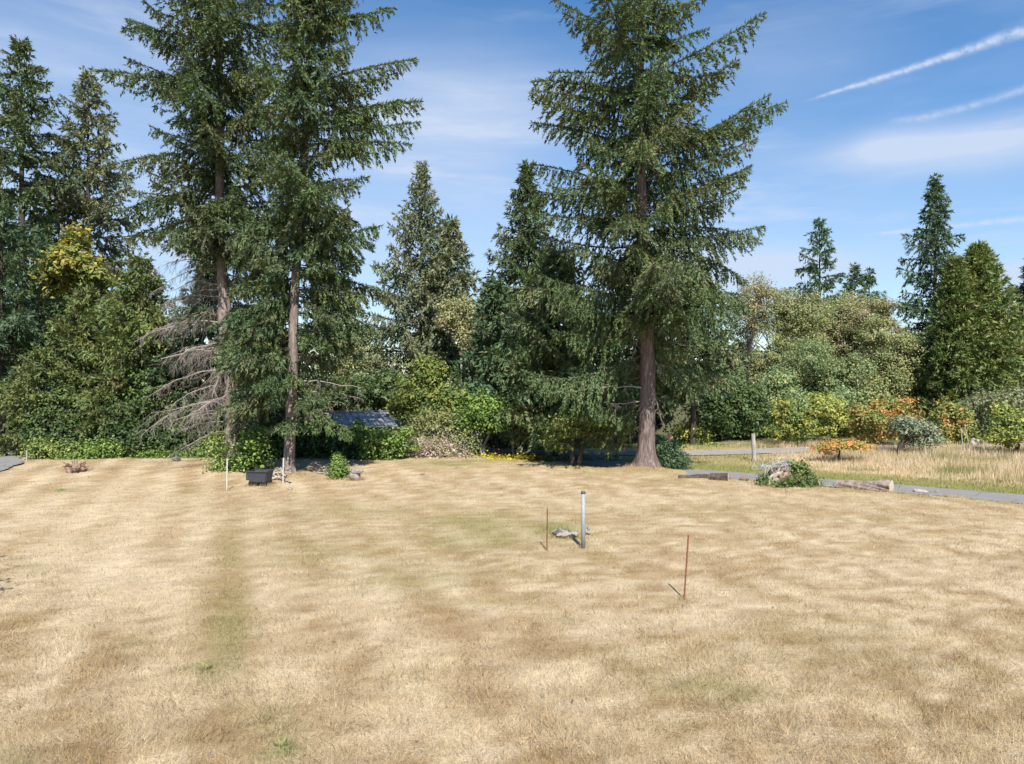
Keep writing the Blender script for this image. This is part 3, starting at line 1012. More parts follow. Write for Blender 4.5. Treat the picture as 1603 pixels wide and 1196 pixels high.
con('cypress_tree', 'dense olive cypress with smooth cone shape, the taller of the pair', 1532, 56, 384, CYPRESS, [(0, 3.7), (.35, 3.5), (.6, 2.4), (.8, 1.4), (.93, .6), (1, .2)], tw=.30, whorl=.40, per=9, z0=.8, rise=(.1, 1.2), hang=.15, jit=.12, dens=.8)
con('cypress_tree', 'dense olive cypress, the shorter one on the left of the pair', 1496, 55, 408, CYPRESS, [(0, 2.6), (.4, 2.2), (.7, 1.3), (.9, .6), (1, .2)], tw=.30, whorl=.42, per=8, z0=.8, rise=(.1, 1.2), hang=.15, jit=.12, dens=.8)
con('fir_tree', 'dark fir cut off by the right edge of the picture', 1622, 58, 400, BGREEN, [(0, 3.4), (.5, 2.8), (.8, 1.5), (1, .25)], tw=.36, whorl=.8, per=5, z0=2)


# ------------------------------------------------------------------ broadleaf trees and bushes
def leafy(sp, lobes, n_cl, n_leaf, size, pal, cl_r=.4, up=.7, shell=.55, flat=.7, rag=True):
    """lobes: (x,y,z,rx,ry,rz); clusters of leaves spread through the shells of the lobes"""
    lobes = np.array(lobes, float)
    if rag:
        ext = [lobes * np.array([1, 1, 1, .86, .86, .86])]
        for lb in lobes:
            for _ in range(3):
                u_ = rand_unit(1)[0]
                k_ = .3 + .32 * rng.random()
                ext.append(np.array([[*(lb[:3] + u_ * lb[3:] * (.75 + .3 * rng.random())), *(lb[3:] * k_)]]))
        lobes = np.concatenate(ext)
    vol = (lobes[:, 3] * lobes[:, 4] + lobes[:, 3] * lobes[:, 5])
    which = rng.choice(len(lobes), n_cl, p=vol / vol.sum())
    u = rand_unit(n_cl)
    r = shell + (1 - shell) * rng.random(n_cl) ** .6
    r = r * (0.86 + .22 * rng.random(n_cl))
    cen = lobes[which, :3] + u * r[:, None] * lobes[which, 3:]
    cr = cl_r * (0.6 + .8 * rng.random(n_cl))
    nl = np.maximum(3, (n_leaf * (0.6 + .8 * rng.random(n_cl)))).astype(int)
    idx = np.repeat(np.arange(n_cl), nl)
    n = len(idx)
    off = rng.normal(size=(n, 3)) * np.array([1, 1, flat]) * .55
    p = cen[idx] + off * cr[idx][:, None]
    p[:, 2] = np.maximum(p[:, 2], .03)
    out = unit(off + u[idx] * .8)
    nrm = unit(out * .6 + np.array([0, 0, up]) + rng.normal(0, .42, (n, 3)))
    d = unit(np.cross(nrm, rand_unit(n)) + np.array([0, 0, -.25]))
    side = unit(np.cross(d, nrm))
    ln = size * (.65 + .7 * rng.random(n))
    wd = ln * (.55 + .25 * rng.random(n))
    # colour: palette chosen per cluster, varied per leaf
    pal_c = np.array([c for c, _ in pal])
    pw = np.array([w_ for _, w_ in pal], float)
    ci = rng.choice(len(pal), n_cl, p=pw / pw.sum())
    stray = rng.random(n) < .2
    li = ci[idx]
    li[stray] = rng.choice(len(pal), stray.sum(), p=pw / pw.sum())
    c = pal_c[li] * (.82 + .36 * rng.random((n, 1)))
    sp.add(p, d, side, ln, wd, c)
    return cen


def branch_to(tb, a, b, r0, r1, sag=.1, n=6):
    s = np.linspace(0, 1, n)[:, None]
    mid = rng.normal(0, .06, 3) * np.linalg.norm(b - a)
    p = a * (1 - s) + b * s + np.sin(s * math.pi) * (mid + np.array([0, 0, sag]) * np.linalg.norm(b - a))
    tb.add(p, np.linspace(r0, r1, n), 5)


def broad(name, label, x, y, lobes, n_cl, n_leaf, size, pal, trunk=None, cl_r=.4, nbr=10, bark=None, group=None, cat='tree', up=.7, shell=.55, zb=None, flat=.7, stems=None, twig=0, mat=None, tri=False, rag=True):
    """trunk: (height to crown, radius) or None for a bush"""
    zb = float(gz(x, y)) if zb is None else zb
    e = thing(name, label, cat, (x, y, zb - .02), 0, group)
    sp = Sprays()
    cen = leafy(sp, lobes, n_cl, n_leaf, size, pal, cl_r, up, shell, flat, rag)
    sp.build('crown' if trunk else 'foliage', mat or M_LEAF, e, .18, tri=tri)
    tb = Tubes()
    if trunk:
        th_, tr = trunk[:2]
        stems = stems or [((0, 0), (0, 0))]
        for (s0, s1) in stems:
            q = np.array([[s0[0], s0[1], -.15], [s0[0] * .9 + s1[0] * .1, s0[1] * .9 + s1[1] * .1, th_ * .35], [s0[0] * .4 + s1[0] * .6, s1[1] * .5, th_ * .7], [s1[0], s1[1], th_]])
            q[1:3, :2] += rng.normal(0, tr * .5, (2, 2))
            tb2 = Tubes()
            tb2.add(q, [tr * 1.25, tr, tr * .9, tr * .75], 9, .12)
            tb2.build('trunk', bark or M_BARK_DARK, e)
            pick = cen[rng.choice(len(cen), min(nbr, len(cen)), replace=False)]
            tbs = Tubes()
            for c in pick:
                branch_to(tbs, np.array([s1[0], s1[1], th_ - .05]), c, tr * .5, tr * .1, .08)
            tbs.build('branches', bark or M_LIMB, e)['kind'] = 'stuff'
    else:
        pick = cen[rng.choice(len(cen), min(nbr, len(cen)), replace=False)]
        for c in pick:
            branch_to(tb, np.array([c[0] * .35, c[1] * .35, -.05]), c, .022, .006, .05)
    if twig:
        pick = cen[rng.choice(len(cen), min(twig, len(cen)), replace=False)]
        for c in pick:
            dd = unit(rng.normal(0, 1, 3) + np.array([0, 0, .6]))
            tb.add(np.array([c - dd * .6, c, c + dd * .7 + rng.normal(0, .1, 3)]), [.018, .014, .006], 3)
    if tb.n:
        tb.build('twigs' if trunk else 'branches', bark or M_LIMB, e)['kind'] = 'stuff'
    return e


def col(*c):
    return np.array(c, float)


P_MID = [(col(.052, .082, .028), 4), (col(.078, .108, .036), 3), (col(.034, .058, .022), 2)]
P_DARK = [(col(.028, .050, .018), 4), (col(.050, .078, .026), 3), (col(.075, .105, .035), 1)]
P_YEL = [(col(0.215, 0.227, 0.052), 4), (col(0.150, 0.182, 0.047), 4), (col(0.273, 0.254, 0.065), 1.5)]
P_YELG = [(col(0.122, 0.160, 0.040), 4), (col(0.090, 0.128, 0.037), 4), (col(0.188, 0.200, 0.053), 1.2)]
P_ALDER = [(col(0.189, 0.200, 0.086), 4), (col(0.143, 0.172, 0.069), 4), (col(0.229, 0.211, 0.109), 2.0)]
P_ALDERG = [(col(0.115, 0.162, 0.074), 4), (col(0.169, 0.203, 0.088), 3), (col(0.223, 0.223, 0.101), 1)]
P_TAN = [(col(0.219, 0.189, 0.107), 4), (col(0.168, 0.163, 0.082), 3), (col(0.265, 0.224, 0.143), 2)]
P_ORANGE = [(col(0.360, 0.162, 0.054), 3), (col(0.264, 0.150, 0.048), 2), (col(0.156, 0.168, 0.048), 3)]
P_RUST = [(col(.16, .165, .048), 4), (col(.30, .155, .05), 3.2), (col(.11, .14, .042), 3), (col(.22, .195, .055), 2)]
P_SILVER = [(col(0.181, 0.206, 0.144), 4), (col(0.125, 0.156, 0.088), 4), (col(0.250, 0.269, 0.206), 1)]
P_OLIVE = [(col(0.138, 0.150, 0.082), 4), (col(0.090, 0.108, 0.054), 3), (col(0.204, 0.204, 0.120), 1.5)]
P_GOLD = [(col(0.331, 0.245, 0.022), 3), (col(0.245, 0.209, 0.025), 3), (col(0.115, 0.130, 0.022), 2)]
P_BRAMBLE = [(col(.27, .215, .175), 4), (col(.20, .165, .12), 3), (col(.13, .135, .05), 2), (col(.34, .28, .24), 1)]
P_LAUREL = [(col(0.094, 0.149, 0.031), 4), (col(0.143, 0.198, 0.050), 3), (col(0.055, 0.094, 0.022), 3)]


def at(px, d):
    return (px - CX) / F * d, d


def pxl(px0, d, lst):
    """lobes given as (px, py, half width px, half height px, depth offset m, depth radius m)"""
    x0 = (px0 - CX) / F * d
    out = []
    for (a, b, rw, rh, dy, ry) in lst:
        dd = d + dy
        out.append(((a - CX) / F * dd - x0, dy, H - (b - HOR) / F * dd, rw * dd / F, ry, rh * dd / F))
    return out


def btree(name, label, px, d, lobes, n_cl, n_leaf, size, pal, trunk=None, **kw):
    if d > 29 and 'tri' not in kw:
        kw['tri'] = True
        n_leaf = int(n_leaf * 1.35)
    x, y = at(px, d)
    return broad(name, label, x, y, pxl(px, d, lobes), n_cl, n_leaf, size, pal, trunk, **kw)


# left wood
btree('maple_tree', 'yellowing maple crown high in the left wood', 112, 43, [(112, 405, 48, 42, 0, 1.8), (85, 440, 45, 45, 0, 2), (140, 450, 40, 45, .5, 2)], 260, 26, .26, [(col(.19, .165, .035), 3), (col(.125, .135, .035), 3), (col(.085, .11, .03), 3)], (9.5, .16), nbr=14)
btree('maple_tree', 'dull green broad tree filling the middle of the left wood', 90, 39, [(80, 520, 85, 70, 0, 2.4), (150, 560, 70, 70, .5, 2.2), (40, 600, 60, 70, -.3, 2)], 520, 28, .15, P_MID, (4.5, .16), nbr=18)
btree('maple_tree', 'layered yellow-green maple low over the lane corner', 105, 34.6, [(75, 612, 62, 22, 0, 1.5), (120, 630, 70, 26, -.3, 1.5), (170, 622, 45, 25, .2, 1.2), (60, 650, 40, 22, 0, 1), (150, 668, 60, 22, 0, 1.2)], 210, 26, .12, P_MID + [(col(.10, .125, .032), 6)], (1.9, .09), nbr=16, flat=.3, cl_r=.55)
btree('bush', 'dark green bush at the hedge end beside the lane', 75, 33.4, [(85, 670, 42, 40, .4, 1.0), (120, 690, 40, 28, .2, .8)], 150, 26, .15, P_MID, cat='bush')
btree('bush', 'bright leafy low bush at the foot of the hedge by the post', 82, 32.6, [(75, 704, 25, 16, 0, .5), (105, 708, 28, 13, 0, .5)], 90, 22, .12, P_YELG, cat='bush')
btree('bush', 'fresh green bush along the hedge foot right of the root stump', 152, 32.8, [(140, 703, 22, 15, 0, .5), (172, 704, 30, 16, .2, .6)], 90, 22, .12, P_LAUREL, cat='bush')
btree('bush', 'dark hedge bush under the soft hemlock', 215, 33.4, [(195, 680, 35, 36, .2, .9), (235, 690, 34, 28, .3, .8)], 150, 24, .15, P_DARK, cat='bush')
btree('bush', 'low ivy fringe along the lawn under the dead branches', 285, 33.0, [(235, 714, 40, 7, 0, .4), (290, 712, 40, 9, 0, .4), (330, 708, 25, 12, 0, .4)], 150, 22, .10, P_LAUREL, cat='bush')
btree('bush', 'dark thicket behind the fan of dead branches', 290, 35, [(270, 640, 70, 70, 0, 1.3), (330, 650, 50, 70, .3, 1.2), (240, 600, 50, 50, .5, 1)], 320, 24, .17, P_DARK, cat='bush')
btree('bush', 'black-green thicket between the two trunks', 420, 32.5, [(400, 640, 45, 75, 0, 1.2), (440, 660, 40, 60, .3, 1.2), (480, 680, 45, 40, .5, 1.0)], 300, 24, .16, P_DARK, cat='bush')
btree('laurel_bush', 'glossy laurel bush growing against the left fir trunk', 392, 27.4, [(392, 700, 24, 22, 0, .55), (398, 722, 22, 18, -.1, .5), (376, 728, 18, 16, -.2, .45)], 120, 24, .12, P_LAUREL, cat='bush', up=1.0)
btree('bush', 'small yellow-green shrub on the left foot of the left fir', 342, 27.6, [(343, 712, 14, 22, 0, .4), (345, 735, 14, 10, -.4, .4)], 70, 22, .10, P_YELG, cat='bush')
btree('conical_shrub', 'small egg-shaped evergreen shrub standing on the lawn', 530, 25.6, [(530, 735, 14, 15, 0, .34), (530, 724, 9, 15, 0, .24)], 150, 22, .07, P_LAUREL, cat='shrub', cl_r=.14, shell=.6, rag=False)
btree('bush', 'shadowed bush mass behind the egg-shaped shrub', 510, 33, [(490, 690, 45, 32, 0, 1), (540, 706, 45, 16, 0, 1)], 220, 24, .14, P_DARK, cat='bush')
btree('ivy_thicket', 'leafy ivy thicket in front of the grey roof', 598, 32.2, [(592, 687, 24, 15, 0, .6), (616, 692, 24, 18, 0, .6), (600, 706, 34, 14, 0, .6), (553, 672, 16, 24, .1, .5), (572, 684, 16, 18, .1, .5), (638, 694, 20, 18, .2, .6)], 250, 24, .12, P_LAUREL, cat='bush', cl_r=.25)
btree('bush', 'olive bush mound under the bright yellow-green tree', 675, 35, [(660, 680, 40, 28, 0, 1.1), (705, 685, 36, 30, .1, 1.0), (680, 660, 40, 24, .2, 1.1)], 260, 26, .14, P_OLIVE + [(col(.13, .14, .04), 5)], cat='bush')
btree('broad_tree', 'bright yellow-green broadleaf tree left of the picture centre', 672, 38.5, [(672, 575, 30, 24, 0, .9), (650, 612, 42, 34, 0, 1.2), (700, 620, 36, 36, 0, 1.2), (672, 645, 55, 24, .2, 1.3)], 320, 28, .16, P_YELG + [(col(.15, .165, .035), 3)], (1.9, .10), nbr=14)
btree('bramble_heap', 'grey-brown dry bramble heap on the lawn edge', 690, 33.2, [(655, 710, 34, 13, 0, .7), (690, 705, 34, 18, 0, .8), (725, 716, 22, 8, 0, .5), (620, 712, 16, 10, 0, .5)], 260, 26, .10, P_BRAMBLE, cat='bush', nbr=60, bark=M_DEAD, twig=120)
btree('golden_groundcover', 'golden yellow low hedge on the lawn edge under the trees', 785, 33.6, [(760, 717, 34, 6, 0, .5), (800, 717, 34, 6, 0, .5), (735, 719, 18, 4, 0, .4)], 170, 24, .10, P_GOLD, cat='bush')
btree('small_tree', 'rounded light green tree with pale forked trunk behind the golden hedge', 752, 35.5, [(748, 650, 34, 28, 0, 1.1), (785, 655, 30, 24, 0, 1.0), (760, 632, 34, 24, .2, 1.0)], 220, 26, .16, P_LAUREL, (1.3, .075), nbr=10, bark=M_BARK_PALE, stems=[((.1, 0), (-.45, 0)), ((.2, 0), (.5, .1))])
btree('small_tree', 'green tree on two thin pale stems right of the golden hedge', 812, 35.2, [(815, 652, 32, 24, 0, 1.0), (838, 642, 26, 28, .2, .9), (800, 632, 26, 22, .3, .9)], 190, 26, .15, P_MID, (1.2, .05), nbr=9, bark=M_BARK_PALE, stems=[((-.25, 0), (-.3, 0)), ((-.05, 0), (.2, 0))])
btree('small_tree', 'flat-topped pale green tree with dark double trunk on the lawn', 903, 30.0, [(905, 655, 48, 15, 0, 1.2), (880, 672, 30, 14, -.2, 1.0), (935, 662, 30, 14, 0, 1.0), (868, 690, 14, 12, 0, .5)], 240, 24, .12, [(col(.12, .15, .04), 4), (col(.08, .115, .03), 3), (col(.20, .18, .06), 1)], (1.35, .10), nbr=16, stems=[((-.08, 0), (-.25, 0)), ((.08, 0), (.32, .1))], flat=.45)
btree('bush', 'low dark hedge along the road behind the double trunk', 905, 32.8, [(860, 722, 26, 8, 0, .4), (905, 722, 30, 8, 0, .4), (950, 724, 16, 7, 0, .4)], 150, 22, .10, P_DARK + [(col(.12, .07, .045), 2)], cat='bush')
btree('bush', 'dark rounded bush tight against the reddish trunk', 1044, 29.6, [(1042, 712, 20, 22, 0, .55), (1050, 722, 17, 15, -.1, .5)], 150, 24, .11, [(col(.035, .065, .03), 4), (col(.06, .10, .045), 3)], cat='bush', up=.3)
btree('ivy_bank', 'sunlit ivy bank across the road seen left of the reddish trunk', 960, 39.6, [(930, 712, 36, 10, 0, .6), (985, 711, 30, 10, 0, .6)], 150, 24, .14, P_LAUREL, cat='bush')
btree('ivy_bank', 'sunlit ivy bank along the far side of the road right of the trunk', 1125, 40.2, [(1085, 705, 28, 9, 0, .6), (1130, 705, 34, 9, 0, .6), (1170, 704, 20, 9, 0, .6)], 190, 24, .14, P_LAUREL + [(col(.2, .2, .03), 2)], cat='bush')
btree('bush', 'pale yellow-flecked shrub beside the red sign', 1088, 41, [(1085, 682, 24, 18, 0, .9), (1070, 670, 14, 14, 0, .6)], 110, 24, .16, P_YEL, cat='bush')
btree('broad_tree', 'wide mid-green tree above the ivy bank right of the trunk', 1130, 44, [(1110, 650, 45, 40, 0, 1.6), (1160, 640, 50, 50, .4, 1.8), (1130, 600, 50, 40, .5, 1.6)], 420, 26, .19, P_MID, (2.0, .13), nbr=14)
btree('broad_tree', 'dark broad tree in the shade across the road behind the double trunk', 940, 45, [(900, 640, 50, 45, 0, 1.6), (960, 630, 50, 50, 0, 1.6), (1010, 640, 50, 45, .2, 1.6)], 380, 24, .2, P_DARK, (2.0, .13), nbr=12)
# alders behind the house and to the right
btree('alder_tree', 'tan-green alder showing between the leaning fir and the spruce', 545, 56, [(540, 520, 40, 50, 0, 2), (575, 560, 40, 50, 0, 2), (530, 590, 45, 45, 0, 2)], 495, 48, 0.17, P_ALDER, (5, .14), nbr=14, bark=M_BARK_PALE, twig=50, tri=True, cl_r=.55)
btree('broad_tree', 'dark shrubby tree directly behind the grey roof', 590, 45, [(570, 610, 45, 32, 0, 1.6), (620, 615, 40, 30, 0, 1.5), (545, 612, 40, 28, .3, 1.5)], 300, 24, .2, P_MID, (1.8, .12), nbr=10)
btree('alder_tree', 'small tan alder crown between the two centre spruces', 722, 50, [(722, 485, 30, 30, 0, 1.3), (735, 520, 30, 35, 0, 1.3)], 210, 44, 0.16, P_TAN + P_ALDER, (7.5, .1), nbr=12, bark=M_BARK_PALE, twig=40, tri=True, cl_r=.55)
al1 = btree('alder_tree', 'tallest wispy alder left of the slim dark fir', 1225, 62, [(1220, 484.0, 50, 45, 0, 2.6), (1190, 534.0, 45, 60, 0, 2.6), (1250, 544.0, 50, 60, 0, 2.6), (1225, 584.0, 60, 45, 0, 2.4)], 930, 52, 0.16, P_ALDER, (4.5, .17), nbr=26, bark=M_BARK_PALE, twig=130, tri=True, cl_r=.55)
btree('alder_tree', 'pale grey alder crown at the right shoulder of the wood', 1350, 63, [(1345, 494.0, 48, 42, 0, 2.6), (1380, 529.0, 42, 45, 0, 2.4), (1320, 544.0, 45, 50, 0, 2.4), (1395, 574.0, 34, 40, 0, 2)], 930, 52, 0.16, P_ALDER + P_TAN, (4.5, .17), nbr=30, bark=M_BARK_PALE, twig=160, tri=True, cl_r=.55)
btree('alder_tree', 'dark green alder in the hollow of the right wood', 1270, 57, [(1265, 564.0, 45, 50, 0, 2.2), (1230, 604.0, 45, 40, 0, 2), (1300, 594.0, 40, 50, 0, 2)], 720, 52, 0.16, P_ALDERG, (3.0, .15), nbr=16, tri=True, cl_r=.55)
btree('alder_tree', 'rounded alder sloping down to the right end of the wood', 1395, 58, [(1380, 554.0, 42, 40, 0, 2.0), (1405, 584.0, 30, 45, 0, 1.8), (1370, 604.0, 45, 40, 0, 1.8)], 630, 52, 0.16, P_ALDER, (3.0, .14), nbr=16, twig=60, bark=M_BARK_PALE, tri=True, cl_r=.55)
btree('alder_tree', 'thin bare-topped alder at the left end of the right wood', 1172, 60, [(1165, 474.0, 24, 40, 0, 1.4), (1185, 464.0, 28, 30, 0, 1.4)], 135, 28, 0.15, P_TAN, (6.0, .07), nbr=30, bark=M_LIMB, twig=90, tri=True, cl_r=.55)
btree('alder_tree', 'brownish alder showing behind the right edge', 1590, 70, [(1592, 520, 20, 40, 0, 1.6), (1610, 540, 25, 50, 0, 1.6)], 225, 40, 0.19, P_TAN, (6, .12), nbr=10, bark=M_BARK_PALE, twig=30, tri=True, cl_r=.55)
btree('alder_tree', 'hazy green alder crown below the slim dark fir', 1292, 66, [(1290, 504.0, 50, 45, 0, 2.6), (1310, 554.0, 55, 55, 0, 2.6), (1262, 544.0, 45, 55, 0, 2.4)], 800, 45, 0.17, P_ALDER, (4.5, .15), nbr=14, bark=M_BARK_PALE, twig=60, tri=True, cl_r=.7)
btree('alder_tree', 'soft low alder filling the right end of the wood beside the ragged fir', 1425, 60, [(1415, 594.0, 40, 40, 0, 1.8), (1440, 624.0, 36, 34, 0, 1.6)], 360, 45, 0.16, P_ALDER + P_ALDERG, (2.5, .12), nbr=10, tri=True, cl_r=.6)
btree('broad_tree', 'grey-green round tree under the wispy alder', 1240, 52, [(1235, 640, 50, 45, 0, 1.8), (1275, 655, 44, 36, 0, 1.6), (1330, 640, 44, 44, 0, 1.6)], 420, 32, .18, P_ALDERG, (1.6, .12), nbr=10, tri=True, cl_r=.55)
# roadside and orchard
btree('broad_tree', 'grey-green round tree right of the weathered post', 1195, 46, [(1190, 645, 36, 38, 0, 1.5), (1215, 625, 34, 36, 0, 1.4)], 280, 26, .18, P_ALDERG, (1.4, .1), nbr=10)
btree('orchard_tree', 'yellow-green fruit tree with thin trunk left of the gold one', 1226, 40, [(1235, 643.0, 34, 26, 0, 1.1), (1225, 669.0, 30, 18, 0, 1.0), (1248, 665.0, 22, 20, 0, .9)], 210, 26, .15, P_YELG + [(col(.22, .2, .04), 3)], (1.1, .06), nbr=10, cl_r=.28)
btree('orchard_tree', 'golden-yellow fruit tree behind the low orange tree', 1306, 43, [(1308, 641.0, 32, 26, 0, 1.1), (1290, 661.0, 24, 18, 0, .9), (1325, 663.0, 26, 20, 0, .9)], 220, 26, .16, P_YEL, (1.0, .08), nbr=10, cl_r=.28)
btree('orchard_tree', 'low spreading tree with flat orange crown in the dry meadow', 1313, 32.2, [(1318, 690.0, 34, 6, 0, .9), (1295, 695.0, 22, 6, 0, .7), (1335, 690.0, 20, 5, 0, .6)], 130, 22, .10, P_ORANGE, (.72, .05), nbr=16, flat=.4, cl_r=.28)
btree('orchard_tree', 'rust-tinged fruit tree with dark upright trunk', 1372, 40.5, [(1385, 643.0, 38, 26, 0, 1.2), (1365, 665.0, 36, 22, 0, 1.1), (1412, 655.0, 30, 26, 0, 1.0)], 300, 26, .15, P_RUST, (1.0, .10), nbr=12, cl_r=.28)
btree('orchard_tree', 'silvery lichen-grey apple tree with black leaning trunk', 1410, 34.8, [(1432, 665.0, 30, 15, 0, .9), (1448, 681.0, 24, 13, 0, .8), (1415, 661.0, 20, 12, .2, .7)], 200, 24, .11, P_SILVER, (.95, .13), nbr=16, stems=[((0, 0), (.35, 0))], twig=40, cl_r=.28)
btree('orchard_tree', 'green and rust fruit tree behind the two leaning sticks', 1482, 41, [(1478, 653.0, 30, 30, 0, 1.1), (1500, 673.0, 26, 22, 0, 1.0), (1462, 677.0, 28, 20, 0, 1.0)], 260, 26, .15, P_RUST + P_YELG, (.8, .09), nbr=10, cl_r=.28)
btree('orchard_tree', 'yellow-green apple tree at the right picture edge', 1592, 34.5, [(1590, 653.0, 40, 24, 0, 1.2), (1570, 673.0, 28, 18, 0, 1.0), (1615, 673.0, 30, 20, 0, 1.0)], 260, 26, .13, P_YELG + P_YEL, (.85, .10), nbr=12, cl_r=.28)
btree('broad_tree', 'large grey-olive rounded tree behind the right orchard', 1550, 45, [(1545, 635, 44, 28, 0, 1.7), (1590, 640, 40, 34, 0, 1.7), (1520, 660, 34, 30, 0, 1.4)], 380, 26, .17, P_OLIVE, (1.2, .12), nbr=14)
btree('bush', 'dark bramble line under the grey-olive tree', 1550, 41.5, [(1530, 694, 34, 8, 0, .6), (1575, 696, 30, 8, 0, .6)], 110, 22, .14, P_DARK + P_BRAMBLE, cat='bush')
btree('bush', 'dark understory behind the golden-yellow fruit tree', 1290, 48, [(1265, 672, 30, 24, 0, 1), (1330, 675, 40, 24, 0, 1), (1400, 670, 50, 28, 0, 1)], 230, 24, .2, P_DARK, cat='bush')

# far wood closing the horizon
def far_wood():
    sp = Sprays()
    lob = []
    for k in range(150):
        a = -1.15 + 2.3 * (k + rng.random()) / 150
        d = 96 + 24 * rng.random()
        hh = 6.5 + 5.5 * rng.random()
        lob.append((math.sin(a) * d * 1.05, math.cos(a) * d * .5 + 55, hh * .5, 3.2 + 2 * rng.random(), 3.0, hh * .55))
    leafy(sp, lob, 2700, 11, .75, P_ALDERG + P_DARK, 1.1, .6, .6, rag=False)
    o = sp.build('far_wood', M_LEAF, None, .18, tri=True)
    o['kind'] = 'stuff'
    o['label'] = 'far green wood closing the horizon behind the road'
    o['category'] = 'wood'
    return o


far_wood()

# ------------------------------------------------------------------ grass
def blades(name, x, y, ln, wd, tilt, azim, colr, label):
    n = len(x)
    z = gz(x, y) - .004
    up = np.cos(tilt)
    d = np.stack([np.cos(azim) * np.sin(tilt), np.sin(azim) * np.sin(tilt), up], 1)
    sd_ = unit(np.cross(d, rand_unit(n)))
    p = np.stack([x, y, z], 1)
    v = np.stack([p + sd_ * (wd * .5)[:, None], p - sd_ * (wd * .5)[:, None], p + d * ln[:, None]], 1).reshape(-1, 3)
    o = mesh_np(name, v, np.arange(3 * n, dtype=np.int32).reshape(-1, 3), M_GRASS, None, np.repeat(colr, 3, 0))
    o['kind'] = 'stuff'
    o['label'] = label
    o['category'] = 'grass'
    return o


def road_mask(x, y):
    """true on the strip of the cross road"""
    c0 = np.interp(x, [-40, -12, -4, 3, 9, 15, 22, 40], [40.5, 38.6, 36.4, 34.7, 34.6, 36.2, 38.6, 41])
    return (y > c0 - .1) & (y < c0 + 2.5)


def lawn_grass(n):
    yy = np.linspace(5.2, 33.2, 2000)
    pdf = (1.55 * yy + 2.4) * yy ** -2.0
    cdf = np.cumsum(pdf)
    y = np.interp(rng.random(n), cdf / cdf[-1], yy)
    x = (rng.random(n) * 2 - 1) * (.775 * y + 1.2)
    s = drive_s(x, y)
    ok = (s < -2.35 + .3 * rng.random(n)) & (x > -19.4 - (y - 26.8) * .42)
    ok &= ~((y > 32.4) & (x < 5))
    x, y = x[ok], y[ok]
    n = len(x)
    gr = patches(GREENS, x, y)
    k = (y / 8) ** -.35
    ln = (.070 + .035 * (1 - sstep(y, 7, 12))) * k * (.4 + 1.1 * rng.random(n) ** 1.5) * (1 + .8 * sstep(gr, .5, .9)) * (.2 + 1.6 * fbm(x * 3.0, y * 3.0, 61, 3))
    wd = .0044 * (y / 8) ** .85 * (.7 + .6 * rng.random(n))
    az_ = vnoise(x * 2.6, y * 2.6, 71) * 11 + rng.normal(0, 1.3, n)
    tl = np.clip(rng.normal(.66, .34, n) - .35 * sstep(gr, .5, .9), .05, 1.45)
    c = lawn_col(x, y) * (.45 + 1.05 * rng.random((n, 1)))
    gl = (rng.random(n) < .06)
    c[gl] = c[gl] * .5 + OLIVE * .5
    bl_ = rng.random(n) < .12
    c[bl_] = c[bl_] * .5 + PALE * .62
    return blades('lawn_grass', x, y, ln, wd, tl, az_, c, 'short dry mown grass of the lawn')


lawn_grass(430000)


def meadow(n):
    x = 2 + 32 * rng.random(n * 3)
    y = 20 + 22 * rng.random(n * 3)
    s = drive_s(x, y)
    dens = sstep(s, .9, 3.4)
    ok = (rng.random(len(x)) < dens) & ~road_mask(x, y) & (x > 6.5) & (np.abs(x) < .76 * y + 1.5) & (y < 41)
    x, y = x[ok][:n], y[ok][:n]
    n = len(x)
    s = drive_s(x, y)
    cl_ = vnoise(x * .8, y * .8, 91)
    thin = sstep(x + .25 * (y - 30), 13.5, 18)
    ln = (.13 + .22 * sstep(s, 1.5, 5) * thin) * (.55 + .8 * rng.random(n)) * (.7 + .6 * cl_)
    g = sstep(fbm(x * .5, y * .9, 95), .56, .7)
    base = np.array([.55, .45, .285]) * (1 - cl_[:, None]) + np.array([.60, .49, .36]) * cl_[:, None]
    c = base * (1 - .75 * g[:, None]) + np.array([.19, .21, .06]) * .75 * g[:, None]
    v_ = np.maximum(1 - sstep(s, 1.2, 3.2), .6 * (1 - sstep(x, 10.5, 13.5)))[:, None]
    c = c * (1 - v_) + np.array([.29, .275, .105]) * v_
    c = c * (.7 + .6 * rng.random((n, 1)))
    return blades('meadow_grass', x, y, ln, .016 + .012 * rng.random(n), np.abs(rng.normal(.16, .16, n)), rng.random(n) * 6.28, c, 'tall straw-coloured meadow grass beyond the driveway')


meadow(46000)


def verge(n):
    t = rng.random(n) * 27 - 24
    w_ = rng.random(n)
    p = DA[None, :] + al[None, :] * t[:, None] + DN[None, :] * (.05 + 2.6 * w_ ** 1.3)[:, None]
    x, y = p[:, 0], p[:, 1]
    c = np.array([.25, .255, .09]) * (.65 + .7 * rng.random((n, 1)))
    return blades('verge_grass', x, y, .05 + .08 * rng.random(n), .010 + .008 * rng.random(n), np.abs(rng.normal(.3, .25, n)), rng.random(n) * 6.28, c, 'short green verge grass along the far edge of the driveway')


verge(22000)

